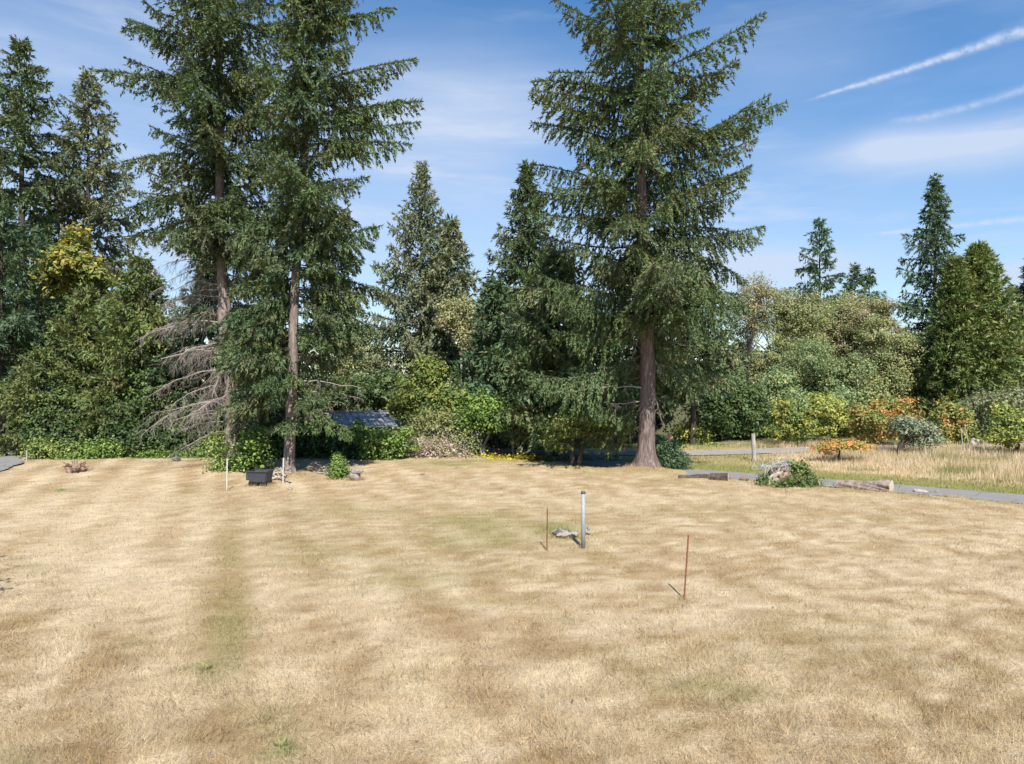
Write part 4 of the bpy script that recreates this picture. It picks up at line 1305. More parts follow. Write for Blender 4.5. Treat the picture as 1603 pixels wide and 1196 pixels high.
# ------------------------------------------------------------------ small things
M_RUST = mat_noise('rusty_steel', (.13, .045, .028), (.26, .10, .055), 30, .8, .3, .3)
M_GALV = mat_noise('galvanised_steel', (.20, .21, .22), (.29, .30, .31), 18, .55, .4, .1)
M_CAP = mat_noise('dark_cap', (.05, .065, .08), (.10, .12, .14), 12, .5, .4, .1)
M_WHITE = mat_noise('white_weathered', (.40, .39, .36), (.54, .53, .50), 14, .7, .3, .1)
M_RAG = mat_noise('white_cloth', (.44, .41, .36), (.60, .57, .52), 9, .9, .1, .4)
M_GREYRAG = mat_noise('grey_cloth', (.13, .13, .13), (.32, .31, .29), 9, .9, .1, .4)
M_PLASTIC = mat_noise('black_plastic', (.035, .038, .048), (.055, .06, .072), 8, .55, .4, .15)
M_RUBBER = mat_noise('black_rubber', (.010, .010, .011), (.022, .022, .022), 12, .85, .2, .2)
M_SOIL = mat_noise('soil', (.07, .05, .035), (.16, .12, .085), 14, .95, .05, .6)
M_STONE = mat_noise('grey_stone', (.16, .135, .12), (.32, .28, .25), 7, .9, .15, .6, dist=.03)
M_PALEWOOD = mat_noise('pale_wood', (.24, .20, .16), (.42, .36, .30), 12, .85, .1, .3)
M_GREYWOOD = mat_bark('weathered_grey_wood', (.18, .165, .15), (.34, .315, .29), (.48, .45, .42), 14, .15, .4)
M_BROWNWOOD = mat_bark('weathered_brown_wood', (.09, .06, .045), (.20, .14, .10), (.32, .24, .18), 12, .2, .4)
M_LOGBARK = mat_bark('log_bark', (.09, .066, .055), (.27, .21, .18), (.50, .42, .37), 9, .8, 1.0)
M_ROOT = mat_bark('root_wood', (.07, .045, .035), (.24, .165, .125), (.42, .31, .25), 9, .6, .8)
M_REDBOARD = mat_noise('reddish_board', (.34, .12, .07), (.50, .20, .12), 6, .8, .2, .1)
M_ROOF = mat_noise('grey_blue_roof', (.25, .26, .26), (.35, .355, .35), 5, .85, .15, .08)
M_SIGNRED = mat_noise('faded_sign_red', (.42, .06, .07), (.55, .11, .11), 5, .5, .4, .0)
M_CARWHITE = mat_noise('white_car_paint', (.40, .40, .42), (.46, .46, .48), 3, .35, .5, .0)
M_GLASSDK = mat_noise('dark_glass', (.02, .025, .03), (.04, .045, .05), 3, .12, .6, .0)
M_BLUEROOF = mat_noise('blue_grey_roof', (.16, .21, .29), (.24, .29, .37), 6, .6, .3, .1)


def mat_cutwood():
    m, t, b = principled('cut_wood', .85, .1)
    tcn = t.node('ShaderNodeTexCoord')
    wv = t.node('ShaderNodeTexWave', wave_type='RINGS', rings_direction='X')
    t.l.new(tcn.outputs['Object'], wv.inputs[0])
    wv.inputs['Scale'].default_value = 14
    wv.inputs['Distortion'].default_value = 2.5
    wv.inputs['Detail'].default_value = 3
    nz = t.noise(tcn.outputs['Object'], 6, 4)
    c = t.mix(wv.outputs[0], (.44, .36, .27, 1), (.54, .46, .36, 1))
    c = t.mix(t.ss(nz, .5, .8), c, (.32, .25, .17, 1))
    t.l.new(c, b.inputs['Base Color'])
    return m


M_CUT = mat_cutwood()


def ground_at(px, py):
    x, y = G(px, py)
    for _ in range(4):
        x, y = G(px, py, float(gz(x, y)))
    return x, y, float(gz(x, y))


def bm_box(bm, cx_, cy_, cz_, sx, sy, sz, rz=0.0, rx=0.0, ry=0.0):
    mt = Matrix.Translation((cx_, cy_, cz_)) @ Matrix.Rotation(rz, 4, 'Z') @ Matrix.Rotation(ry, 4, 'Y') @ Matrix.Rotation(rx, 4, 'X') @ Matrix.Diagonal((sx, sy, sz, 1))
    return bmesh.ops.create_cube(bm, size=1, matrix=mt)['verts']


def bm_tube(bm, pts, rad, sides=10, caps=True):
    pts = [Vector(p) for p in pts]
    rings = []
    for i, p in enumerate(pts):
        t_ = (pts[min(i + 1, len(pts) - 1)] - pts[max(i - 1, 0)]).normalized()
        ref = Vector((0, 0, 1)) if abs(t_.z) < .8 else Vector((1, 0, 0))
        u = t_.cross(ref).normalized()
        v = t_.cross(u)
        r = rad[i] if hasattr(rad, '__len__') else rad
        rings.append([bm.verts.new(p + (u * math.cos(k * 2 * PI / sides) + v * math.sin(k * 2 * PI / sides)) * r) for k in range(sides)])
    for a, b in zip(rings, rings[1:]):
        for k in range(sides):
            bm.faces.new((a[k], a[(k + 1) % sides], b[(k + 1) % sides], b[k]))
    if caps:
        bm.faces.new(rings[0][::-1])
        bm.faces.new(rings[-1])
    return rings


def bm_rock(r, sq=(1, 1, .7), rough=.25, sub=2, seed=1):
    bm = bmesh.new()
    bmesh.ops.create_icosphere(bm, subdivisions=sub, radius=1)
    rs = np.random.default_rng(seed)
    ph = rs.random((5, 3)) * 6
    fr = rs.random((5, 3)) * 3 + .8
    for v in bm.verts:
        k = 1.0
        for a, b in zip(ph, fr):
            k += rough * .5 * math.sin(v.co.x * b[0] + a[0]) * math.sin(v.co.y * b[1] + a[1]) * math.sin(v.co.z * b[2] + a[2])
        k += (rs.random() - .5) * rough * .25
        v.co = Vector((v.co.x * sq[0], v.co.y * sq[1], v.co.z * sq[2])) * (k * r)
    return bm


def rock(name, label, px, py, r, mat, sq=(1, 1, .7), rough=.3, seed=1, cat='stone', sub=2, sink=.3, group=None):
    x, y, z = ground_at(px, py)
    o = mesh_bm(name, bm_rock(r, sq, rough, sub, seed), mat)
    o.location = (x, y, z + r * sq[2] * (1 - sink))
    o.rotation_euler = (0, 0, seed * 1.3)
    return tag(o, label, cat, group)


# galvanised pipe standing in the lawn
x, y, z = ground_at(913, 858)
e = thing('metal_pipe', 'grey galvanised pipe standing upright in the dry lawn', 'pipe', (x, y, z))
bm = bmesh.new(); bm_tube(bm, [(0, 0, -.2), (0, 0, 1.155)], .046, 20); mesh_bm('pipe', bm, M_GALV, e, True)
bm = bmesh.new(); bm_tube(bm, [(0, 0, 1.15), (0, 0, 1.185), (0, 0, 1.20), (0, 0, 1.206)], [.051, .051, .04, .015], 20); mesh_bm('cap', bm, M_CAP, e, True)
# rusty stakes
for (px, py, h_, lx, lb_) in ((856, 862, .875, .012, 'shorter rusty steel stake left of the grey pipe'), (1070, 938, 1.04, .085, 'taller rusty steel stake leaning right in the front lawn')):
    x, y, z = ground_at(px, py)
    bm = bmesh.new()
    n = 40
    bm_tube(bm, [(lx * k / n, .02 * k / n, -.15 + (h_ + .15) * k / n) for k in range(n + 1)], [.0145 if k % 2 else .0125 for k in range(n + 1)], 8)
    o = mesh_bm('steel_stake', bm, M_RUST)
    o.location = (x, y, z)
    tag(o, lb_, 'stake', 'rusty stakes in the lawn')
# white stakes by the firs
for (px, py, h_, lb_) in ((355, 768, 1.04, 'white stake in front of the left fir trunk'), (443, 757, .88, 'white stake in front of the slim fir trunk')):
    x, y, z = ground_at(px, py)
    bm = bmesh.new()
    vs = bm_box(bm, 0, 0, h_ / 2 - .1, .034, .024, h_ + .2)
    for v in vs:
        if v.co.z > 0:
            v.co.x += .015
    o = mesh_bm('white_stake', bm, M_WHITE)
    o.location = (x, y, z)
    tag(o, lb_, 'stake', 'white stakes by the firs')


# rags on the lawn
def rag(name, label, px, py, w_, d_, mat, seed, hgt=.08, rz=0.0):
    x, y, z = ground_at(px, py)
    rs = np.random.default_rng(seed)
    n = 12
    bm = bmesh.new()
    ph = rs.random(6) * 6
    g = []
    for i in range(n):
        row = []
        for j in range(n):
            u, v = i / (n - 1) - .5, j / (n - 1) - .5
            edge = 1 - max(abs(u), abs(v)) * 1.7
            zz = hgt * max(0, edge) * (1 + .8 * math.sin(u * 9 + ph[0] + v * 3)) + .012 + abs(.025 * math.sin(u * 17 + v * 11 + ph[1]))
            row.append(bm.verts.new((u * w_ * (1 + .25 * math.sin(v * 7 + ph[2])) + rs.normal(0, .008), v * d_ * (1 + .25 * math.sin(u * 7 + ph[3])) + rs.normal(0, .008), zz)))
        g.append(row)
    for i in range(n - 1):
        for j in range(n - 1):
            bm.faces.new((g[i][j], g[i + 1][j], g[i + 1][j + 1], g[i][j + 1]))
    bmesh.ops.solidify(bm, geom=bm.faces[:], thickness=.006)
    o = mesh_bm(name, bm, mat, None, True)
    o.location = (x, y, z + .03)
    o.rotation_euler = (0, 0, rz)
    return tag(o, label, 'cloth')


rag('cloth_rag', 'crumpled white cloth lying left of the grey pipe', 890, 841, .46, .26, M_RAG, 1, .06, .35)
rag('cloth_rag', 'second white cloth spread behind the crumpled one', 876, 836, .34, .30, M_RAG, 2, .05, -.3)
rag('cloth_rag', 'grey cloth between the two white cloths', 874, 838.5, .24, .16, M_GREYRAG, 3, .075, .1)
rag('cloth_rag', 'small white cloth scrap right of the grey pipe', 920, 837, .12, .12, M_RAG, 4, .12, .1)
rock('stone', 'small dark stone behind the white cloths', 887, 833, .07, M_CAP, seed=3)
rock('stone', 'small dark pebble against the front cloth', 884, 843, .035, M_CAP, seed=5)
rock('stone', 'lone pale stone out on the centre lawn', 661, 743.5, .075, M_STONE, seed=8, sq=(1.3, 1, .6))
rock('stone', 'flat pale stone near the slim fir foot', 454, 766, .075, M_STONE, seed=9, sq=(1.3, 1, .5))
rock('stone', 'small dark stone on the lawn edge below the dead branches', 276, 722, .16, M_GREYRAG, seed=12, sq=(1.2, .8, .8))
# boulder on its rubble
x, y, z = ground_at(557, 752)
e = thing('boulder', 'grey boulder balanced on rubble right of the egg-shaped shrub', 'boulder', (x, y, z))
o = mesh_bm('boulder_top', bm_rock(.21, (1.05, .8, .62), .28, 3, 21), M_STONE, e); o.location = (.03, 0, .33); o.rotation_euler = (0, .12, 0)
o = mesh_bm('boulder_base', bm_rock(.23, (.85, .8, .95), .3, 3, 22), M_STONE, e); o.location = (-.02, 0, .10)
# black garden cart
x, y, z = ground_at(406, 761)
e = thing('garden_cart', 'black plastic garden cart parked between the two firs', 'cart', (x, y, z), R(-6))
bm = bmesh.new()
vs = bm_box(bm, 0, .08, .33, .70, .55, .36)
for v in vs:
    if v.co.z < .3:
        v.co.x *= .86; v.co.y = .08 + (v.co.y - .08) * .8
top = max(bm.faces, key=lambda f: f.calc_center_median().z)
r_ = bmesh.ops.inset_region(bm, faces=[top], thickness=.03)
for v in top.verts:
    v.co.z -= .10
bmesh.ops.bevel(bm, geom=[e_ for e_ in bm.edges if abs(e_.verts[0].co.z - e_.verts[1].co.z) > .2], offset=.03, segments=2, affect='EDGES')
mesh_bm('tub', bm, M_PLASTIC, e)
bm = bmesh.new()
for (a, b, c, d_) in ((0, -.205, .73, .035), (0, .365, .73, .035), (-.3475, .08, .035, .535), (.3475, .08, .035, .535)):
    bm_box(bm, a, b, .51, c, d_, .03)
mesh_bm('rim', bm, M_PLASTIC, e)
bm = bmesh.new(); bm_box(bm, 0, .08, .455, .6, .42, .06, 0); 
for v in bm.verts:
    v.co.z += .03 * math.sin(v.co.x * 9 + v.co.y * 7)
mesh_bm('soil_load', bm, M_SOIL, e)
for sx in (-.27, .27):
    for sy in (-.08, .24):
        bm = bmesh.new(); bm_tube(bm, [(sx - .035, sy, .1), (sx - .03, sy, .1), (sx + .03, sy, .1), (sx + .035, sy, .1)], [.085, .10, .10, .085], 16); mesh_bm('wheel', bm, M_RUBBER, e)
bm = bmesh.new(); bm_box(bm, 0, .08, .13, .42, .4, .035); mesh_bm('chassis', bm, M_RUBBER, e)
bm = bmesh.new(); bm_box(bm, -.46, .42, .30, .20, .5, .27); bm_box(bm, -.46, .42, .10, .05, .05, .24); mesh_bm('side_bin', bm, M_PLASTIC, e)


# logs, branches and chips
def log(name, label, p0, p1, r0, r1, z, bark, seed=1, cut=True, rough=.14, sides=22, cat='log', group=None):
    a, b = np.array(p0, float), np.array(p1, float)
    L = np.linalg.norm(b - a)
    e = thing(name, label, cat, (a[0], a[1], z), math.atan2(b[1] - a[1], b[0] - a[0]), group)
    n = 26
    rs = np.random.default_rng(seed)
    s = np.linspace(0, 1, n)
    th = np.linspace(0, 2 * PI, sides, endpoint=False)
    S, T = np.meshgrid(s, th, indexing='ij')
    rr = (r0 + (r1 - r0) * S) * (1 + rough * 2 * (fbm(np.cos(T) * 2.2 + S * 2 + seed, np.sin(T) * 2.2 + S * 3, seed, 4) - .5) + .05 * (rs.random(S.shape) - .5))
    v = np.stack([S * L, rr * np.cos(T), (r0 + (r1 - r0) * S) * .93 + rr * np.sin(T)], -1)
    i = np.arange(n - 1)[:, None] * sides
    j = np.arange(sides)[None, :]
    j2 = (j + 1) % sides
    f = np.stack([i + j, i + j2, i + sides + j2, i + sides + j], -1).reshape(-1, 4)
    mesh_np('bark', v.reshape(-1, 3), f, bark, e, smooth=False)
    for k, off in ((0, -.012), (n - 1, .012)):
        bm = bmesh.new()
        c = bm.verts.new((v[k][:, 0].mean() + off, v[k][:, 1].mean(), v[k][:, 2].mean()))
        ring = [bm.verts.new(tuple(q)) for q in v[k]]
        for q in range(sides):
            bm.faces.new((c, ring[q], ring[(q + 1) % sides]))
        mesh_bm('cut_end', bm, M_CUT if cut else bark, e)
    return e


gzf = lambda p: float(gz(p[0], p[1]))
p1 = G(1398, 768.5) + np.array([0, .1]); p0 = p1 + np.array([-1.2, 1.15])
log('big_log', 'big felled log with pale sawn end lying beside the driveway', p0, p1, .17, .235, gzf(p1) - .03, M_LOGBARK, 3, rough=.42, sides=40)
p0 = G(1062, 748); p1 = G(1113, 748.5)
log('log', 'dark mossy log in the shade right of the reddish trunk', p0, p1, .065, .10, gzf(p0) - .03, M_BARK_DARK, 5, False, .6)
p0 = G(1112, 751); p1 = G(1140, 752.5)
log('log', 'shorter dark log at the end of the shaded one', p0, p1, .13, .14, gzf(p0) - .02, M_BARK_DARK, 6, True, .25)
p0 = G(1486, 773.5); p1 = G(1517, 777)
log('wood_slab', 'split bark slab lying at the right of the driveway edge', p0, p1, .075, .05, gzf(p0) - .01, M_LOGBARK, 7, True, .3)
rock('wood_chunk', 'pale flat wood chunk right of the big log', 1441, 771.5, .17, M_PALEWOOD, (1.3, .9, .4), .3, 31, 'wood chunk')
rock('wood_chunk', 'small wood lump between pale chunk and bark slab', 1467, 772, .085, M_LOGBARK, (1.1, .9, .8), .4, 32, 'wood chunk')
rock('wood_chunk', 'small brown chunk left of the big log, nearer to it', 1308, 762, .085, M_LOGBARK, (1.2, .9, .8), .4, 33, 'wood chunk')
rock('wood_chunk', 'small brown chunk left of the big log, nearer the ivy stump', 1297, 762, .07, M_LOGBARK, (1.3, .9, .6), .4, 34, 'wood chunk')
rock('wood_chunk', 'brown bark chunk at the right foot of the ivy stump', 1279, 759, .12, M_LOGBARK, (1.5, .9, .6), .4, 35, 'wood chunk')
rock('wood_chunk', 'dark bark chunk at the left foot of the ivy stump', 1166, 752, .12, M_BROWNWOOD, (1.5, .9, .6), .4, 36, 'wood chunk')


def crooked(name, label, pts, r0, r1, mat, cat='branch', side=4):
    pts = np.array(pts, float)
    o0 = pts[0].copy()
    t = np.linspace(0, 1, len(pts))
    tt = np.linspace(0, 1, 14)
    q = np.stack([np.interp(tt, t, pts[:, i]) for i in range(3)], 1) - o0
    q[1:-1] += rng.normal(0, .02, (12, 3)) * np.array([1, 1, .6])
    tb = Tubes()
    tb.add(q, np.linspace(r0, r1, 14), 7, .2)
    for k in range(side):
        j = rng.integers(3, 12)
        dd = unit(rng.normal(0, 1, 3) * np.array([1, 1, .35]) + np.array([0, 0, .3]))
        tb.add(np.array([q[j], q[j] + dd * .18, q[j] + dd * .32 + np.array([0, 0, -.03])]), [r1, r1 * .7, r1 * .4], 4)
    o = tb.build(name, mat)
    o.location = tuple(o0)
    return tag(o, label, cat)


def gp(px, py, dz=0.04):
    x, y, z = ground_at(px, py)
    return (x, y, z + dz)


crooked('fallen_branch', 'long pale fallen branch right of the slim fir foot', [gp(497, 741), gp(515, 745), gp(533, 750), gp(545, 752)], .035, .012, M_DEAD)
crooked('fallen_branch', 'pale bleached branch lying behind the right white stake', [gp(418, 744, .12), gp(432, 742, .14), gp(444, 742, .1), gp(456, 745, .05)], .05, .025, M_PALEWOOD)
crooked('fallen_branch', 'pale curved branch lowest in the pile beside the cart', [gp(424, 752, .05), gp(434, 751, .09), gp(446, 753, .06), gp(455, 757, .04)], .05, .03, M_PALEWOOD)
crooked('fallen_branch', 'thick pale branch in the middle of the pile beside the cart', [gp(426, 747, .06), gp(436, 746, .14), gp(449, 749, .08)], .06, .04, M_PALEWOOD)
crooked('fallen_branch', 'grey fallen branch in the shade behind the egg-shaped shrub', [gp(478, 726, .1), gp(495, 730, .12), gp(512, 736, .05)], .04, .02, M_DEAD)

# uprooted stump on the left lawn
x, y, z = ground_at(118, 741)
e = thing('root_stump', 'brown upturned root stump on the left lawn', 'stump', (x, y, z))
o = mesh_bm('stump', bm_rock(.26, (1.25, .8, .75), .45, 3, 41), M_ROOT, e); o.location = (0, 0, .12)
tb = Tubes()
for k in range(26):
    a = rng.random() * 6.28
    s0 = np.array([math.cos(a) * .22, math.sin(a) * .14, .08 + .2 * rng.random()])
    dd = unit(np.array([math.cos(a) * .8, math.sin(a) * .8, .1 + .9 * rng.random()]))
    l_ = .14 + .16 * rng.random()
    q = np.array([s0, s0 + dd * l_ * .5 + rng.normal(0, .02, 3), s0 + dd * l_ + rng.normal(0, .04, 3)])
    tb2 = Tubes(); tb2.add(q, [.045, .03, .012], 6, .3); tb2.build('root', M_ROOT, e)

# ivy covered stump
d_iv = G(1235, 762)[1] + .5
x, y = at(1235, d_iv)
e = broad('ivy_stump', 'old stump overgrown with ivy beside the driveway', x, y, pxl(1235, d_iv, [(1240, 749, 34, 15, 0, .75), (1245, 734, 18, 14, .1, .5), (1215, 752, 26, 9, -.2, .5), (1265, 756, 22, 8, -.1, .5)]), 260, 24, .085,
          [(col(.055, .085, .022), 4), (col(.085, .12, .03), 3), (col(.13, .15, .04), 1.5)], None, cl_r=.16, nbr=12, cat='stump', shell=.8, rag=False)
o = mesh_bm('stump', bm_rock(.62, (1.0, .8, .75), .35, 3, 44), M_ROOT, e); o.location = (.05, .12, .22)
o = mesh_bm('bark_flap', bm_rock(.26, (.7, .35, 1.3), .4, 3, 45), M_PALEWOOD, e); o.location = (-.62, -.42, .22); o.rotation_euler = (.2, .55, .3)
o = mesh_bm('bark_flap', bm_rock(.20, (1.2, .4, .7), .4, 3, 46), M_ROOT, e); o.location = (-.42, -.45, .33); o.rotation_euler = (.2, -.35, .1)
tb = Tubes()
for k in range(70):
    a = rng.normal(-.35, .35)
    p = np.array([a, rng.normal(.1, .2), .62 + .12 * rng.random()])
    q = [p]
    dd = unit(rng.normal(0, 1, 3) + np.array([-.2, -.2, .35]))
    for j in range(4):
        dd = unit(dd + rng.normal(0, .3, 3) + np.array([0, 0, -.22])); q.append(q[-1] + dd * .11)
    tb.add(np.array(q), np.linspace(.011, .005, 5), 4)
o = tb.build('dead_vines', mat_noise('grey_vine', (.30, .31, .32), (.46, .47, .48), 20, .9, .1, 0), e)
o['kind'] = 'stuff'
bm = bmesh.new(); bm_box(bm, .80, -.58, .1, .045, .03, .30, .2, .1, -.45); mesh_bm('splinter', bm, M_PALEWOOD, e)


# ------------------------------------------------------------------ posts, sign
def post(name, label, px, py_base, py_top, wpx, mat, lean_px=0, round_=False, group=None, d=None, cat='post', dz=0.0):
    if d is None:
        x, y, z = ground_at(px, py_base)
    else:
        x, y = at(px, d)
        z = float(gz(x, y))
    h_ = H - (py_top - HOR) / F * y - z
    w_ = wpx / F * y
    lx = lean_px / F * y
    bm = bmesh.new()
    if round_:
        bm_tube(bm, [(lx * k / 6, 0, -.2 + (h_ + .2) * k / 6) for k in range(7)], [w_ * .5 * (1 + .12 * math.sin(k * 2.1)) for k in range(7)], 10)
    else:
        vs = bm_box(bm, 0, 0, h_ / 2 - .1, w_, w_, h_ + .2, .2)
        for v in vs:
            if v.co.z > 0:
                v.co.x += lx
        bmesh.ops.bevel(bm, geom=bm.edges[:], offset=w_ * .08, segments=1, affect='EDGES')
    o = mesh_bm(name, bm, mat)
    o.location = (x, y, z)
    return tag(o, label, cat, group)


post('wooden_post', 'bleached grey wooden post beside the green verge', 1181, 722, 679, 6.5, M_GREYWOOD, -2, True)
post('wooden_post', 'thin grey post at the lane corner on the left', 42, 722, 705, 2.2, M_GREYWOOD, 0)
post('wooden_post', 'broken reddish-brown post across the road left of the big trunk', 959, 0, 688, 4, M_BROWNWOOD, 0, True, d=39)
post('wooden_post', 'small tan post on the ivy bank next to the big trunk', 978, 0, 697, 2.4, M_BROWNWOOD, 0, False, d=39)
post('road_marker', 'left of two short white marker posts by the road', 956.5, 0, 716, 2.4, M_WHITE, 0, False, d=33.6, group='white road markers')
post('road_marker', 'right of two short white marker posts by the road', 971, 0, 714, 2.8, M_WHITE, 0, False, d=33.4, group='white road markers')
post('pole', 'shorter of two pale sticks leaning in the dry meadow', 1509, 712, 670, 1.6, M_PALEWOOD, -5, True, cat='stick', group='leaning sticks in the meadow')
post('pole', 'longer of two pale sticks leaning in the dry meadow', 1521, 711, 665, 1.8, M_PALEWOOD, -11, True, cat='stick', group='leaning sticks in the meadow')

# octagonal red sign
d_s = 33.4
x, y = at(1047, d_s)
zc = H - (685.5 - HOR) / F * d_s
e = thing('road_sign', 'small red octagonal sign behind the dark bush by the trunk', 'sign', (x, y, float(gz(x, y))), R(-14))
zl = zc - float(gz(x, y))
bm = bmesh.new(); bm_box(bm, 0, .03, zl / 2 - .05, .045, .03, zl + .15); mesh_bm('sign_post', bm, M_GREYWOOD, e)


def octo(r, y0, y1, mat, name):
    bm = bmesh.new()
    a = [bm.verts.new((r * math.cos(PI / 8 + k * PI / 4), y0, zl + r * math.sin(PI / 8 + k * PI / 4))) for k in range(8)]
    b = [bm.verts.new((v.co.x, y1, v.co.z)) for v in a]
    bm.faces.new(a); bm.faces.new(b[::-1])
    for k in range(8):
        bm.faces.new((a[k], a[(k + 1) % 8], b[(k + 1) % 8], b[k]))
    return mesh_bm(name, bm, mat, e)


octo(.195, 0.0, .012, M_WHITE, 'border')
octo(.180, -.004, -.001, M_SIGNRED, 'plate')
cu = bpy.data.curves.new('lettering', 'FONT')
cu.body = 'STOP'; cu.align_x = 'CENTER'; cu.align_y = 'CENTER'; cu.size = .15; cu.extrude = .001
to = bpy.data.objects.new('lettering', cu); C.objects.link(to)
me = bpy.data.meshes.new_from_object(to.evaluated_get(bpy.context.evaluated_depsgraph_get()))
bpy.data.objects.remove(to)
me.materials.clear(); me.materials.append(M_WHITE)
o = bpy.data.objects.new('lettering', me); C.objects.link(o); o.parent = e
o.location = (0, -.008, zl); o.rotation_euler = (R(90), 0, 0)

# ------------------------------------------------------------------ shed, boards, distant bits
RIDGE_B = np.array([(607 - CX) / F * 38, 38.0])
u_ = unit(np.array([.93, .37])); v_ = np.array([u_[1], -u_[0]])
zr = H - (644 - HOR) / F * 38
ze = H - (668 - HOR) / F * 35.6
Ls, Ws = 3.0, 2.6
ctr = RIDGE_B - u_ * Ls / 2
e = thing('shed', 'low shed with grey-blue metal roof behind the ivy thicket', 'shed', (ctr[0], ctr[1], float(gz(*ctr))), math.atan2(u_[1], u_[0]))
for sgn in (-1, 1):
    np_ = 9
    for k in range(np_):
        bm = bmesh.new()
        xa, xb = -Ls / 2 + Ls * k / np_, -Ls / 2 + Ls * (k + 1) / np_ - .012
        pr = [(xa, 0), (xa, .035), (xa + .03, .035), (xa + .04, .006), (xb, .006), (xb, 0)]
        va = [bm.verts.new((a, sgn * .005, zr + b)) for a, b in pr]
        vb = [bm.verts.new((a, sgn * Ws, ze + b)) for a, b in pr]
        for i in range(6):
            bm.faces.new((va[i], va[(i + 1) % 6], vb[(i + 1) % 6], vb[i]))
        bm.faces.new(va); bm.faces.new(vb[::-1])
        mesh_bm('roof_panel', bm, M_ROOF, e)
bm = bmesh.new(); bm_box(bm, 0, 0, zr + .045, Ls + .1, .22, .03); mesh_bm('ridge_cap', bm, M_ROOF, e)
for sy in (-1, 1):
    bm = bmesh.new(); bm_box(bm, 0, sy * (Ws - .35), (ze - .1) / 2, Ls - .5, .08, ze - .1 + .2); mesh_bm('wall', bm, M_BROWNWOOD, e)
for sx in (-1, 1):
    bm = bmesh.new()
    p = [(-Ws + .35, -.2), (Ws - .35, -.2), (Ws - .35, ze + .02), (0, zr - .06), (-Ws + .35, ze + .02)]
    a = [bm.verts.new((sx * (Ls / 2 - .25), q, r)) for q, r in p]
    b = [bm.verts.new((sx * (Ls / 2 - .33), q, r)) for q, r in p]
    bm.faces.new(a); bm.faces.new(b[::-1])
    for i in range(5):
        bm.faces.new((a[i], a[(i + 1) % 5], b[(i + 1) % 5], b[i]))
    mesh_bm('gable_wall', bm, M_BROWNWOOD, e)
bm = bmesh.new(); bm_tube(bm, [(1.3, -.95, zr - .40), (1.3, -.95, zr - .12)], .07, 10); bm_tube(bm, [(1.3, -.95, zr - .12), (1.3, -.95, zr - .08)], .11, 10); mesh_bm('roof_vent', bm, M_CAP, e)


def board(label, px, py, d, L, mat, rz, ry, w_=.16, group=None):
    p = P(px, py, d)
    bm = bmesh.new(); bm_box(bm, 0, 0, 0, L, w_, .035)
    o = mesh_bm('board', bm, mat)
    o.location = tuple(p); o.rotation_euler = (.5, R(ry), R(rz))
    return tag(o, label, 'board', group)


x, y = at(522, 33.8)
e = thing('board_rack', 'sloping heap of boards on trestles left of the shed', 'board heap', (x, y, float(gz(x, y))))
k = 0
for (px, py, L, mat, rz, ry, ww) in ((530, 667, 1.1, M_REDBOARD, 8, 26, .42), (538, 674, 1.0, M_PALEWOOD, 8, 27, .10), (513, 655, 1.0, M_GREYWOOD, 20, 8, .14), (509, 650, .9, M_PALEWOOD, -15, -4, .12), (520, 658, 1.0, M_PALEWOOD, 30, -22, .10),
                                     (506, 660, .8, M_GREYWOOD, 10, 10, .12), (516, 647, .7, M_PALEWOOD, 0, 14, .10), (543, 679, .5, M_WHITE, 12, 30, .16)):
    p = P(px, py, 33.8) - np.array([x, y, float(gz(x, y))])
    bm = bmesh.new(); bm_box(bm, 0, 0, 0, L, ww, .035)
    o = mesh_bm('board', bm, mat, e); o.location = (p[0], p[1] + .08 * k, p[2]); o.rotation_euler = (.45, R(ry), R(rz)); k += 1
for (px, py) in ((508, 652), (531, 668), (545, 681)):
    p = P(px, py, 33.9) - np.array([x, y, float(gz(x, y))])
    bm = bmesh.new(); bm_tube(bm, [(p[0], .3, -.1), (p[0], .3, p[2])], .035, 8); mesh_bm('trestle_leg', bm, M_GREYWOOD, e)
o = mesh_bm('rubble', bm_rock(.55, (1.6, .8, 1.2), .35, 3, 51), M_SOIL, e); o.location = (-.2, .6, .45)

# pale car half hidden under the trees
x, y = at(772, 41.6)
e = thing('parked_car', 'pale car glimpsed under the tree branches beyond the golden hedge', 'car', (x, y, float(gz(x, y))), R(8))
bm = bmesh.new()
prof = [(-2.1, .35), (-2.15, .75), (-1.95, .92), (-1.2, .98), (2.1, .93), (2.2, .6), (2.1, .35)]
a = [bm.verts.new((q, -.82, r)) for q, r in prof]; b = [bm.verts.new((q, .82, r)) for q, r in prof]
bm.faces.new(a); bm.faces.new(b[::-1])
for i in range(7):
    bm.faces.new((a[i], a[(i + 1) % 7], b[(i + 1) % 7], b[i]))
bmesh.ops.bevel(bm, geom=bm.edges[:], offset=.06, segments=2, affect='EDGES')
mesh_bm('body', bm, M_CARWHITE, e, True)
bm = bmesh.new()
prof = [(-1.1, .97), (-.55, 1.42), (1.2, 1.44), (1.85, .95)]
a = [bm.verts.new((q, -.74, r)) for q, r in prof]; b = [bm.verts.new((q, .74, r)) for q, r in prof]
for v in a + b:
    if v.co.z > 1.2:
        v.co.y *= .86
bm.faces.new(a); bm.faces.new(b[::-1])
for i in range(4):
    bm.faces.new((a[i], a[(i + 1) % 4], b[(i + 1) % 4], b[i]))
mesh_bm('cabin', bm, M_CARWHITE, e)
for (q0, q1, q2, q3) in ((-.92, -.5, .22, .22), (.32, .32, 1.12, 1.55)):
    bm = bmesh.new()
    vv = [(q0, -.752, 1.03), (q3, -.752, 1.03), (q2, -.665, 1.36), (q1, -.665, 1.36)]
    f_ = bm.faces.new([bm.verts.new(q) for q in vv])
    bmesh.ops.solidify(bm, geom=[f_], thickness=.012)
    mesh_bm('window', bm, M_GLASSDK, e)
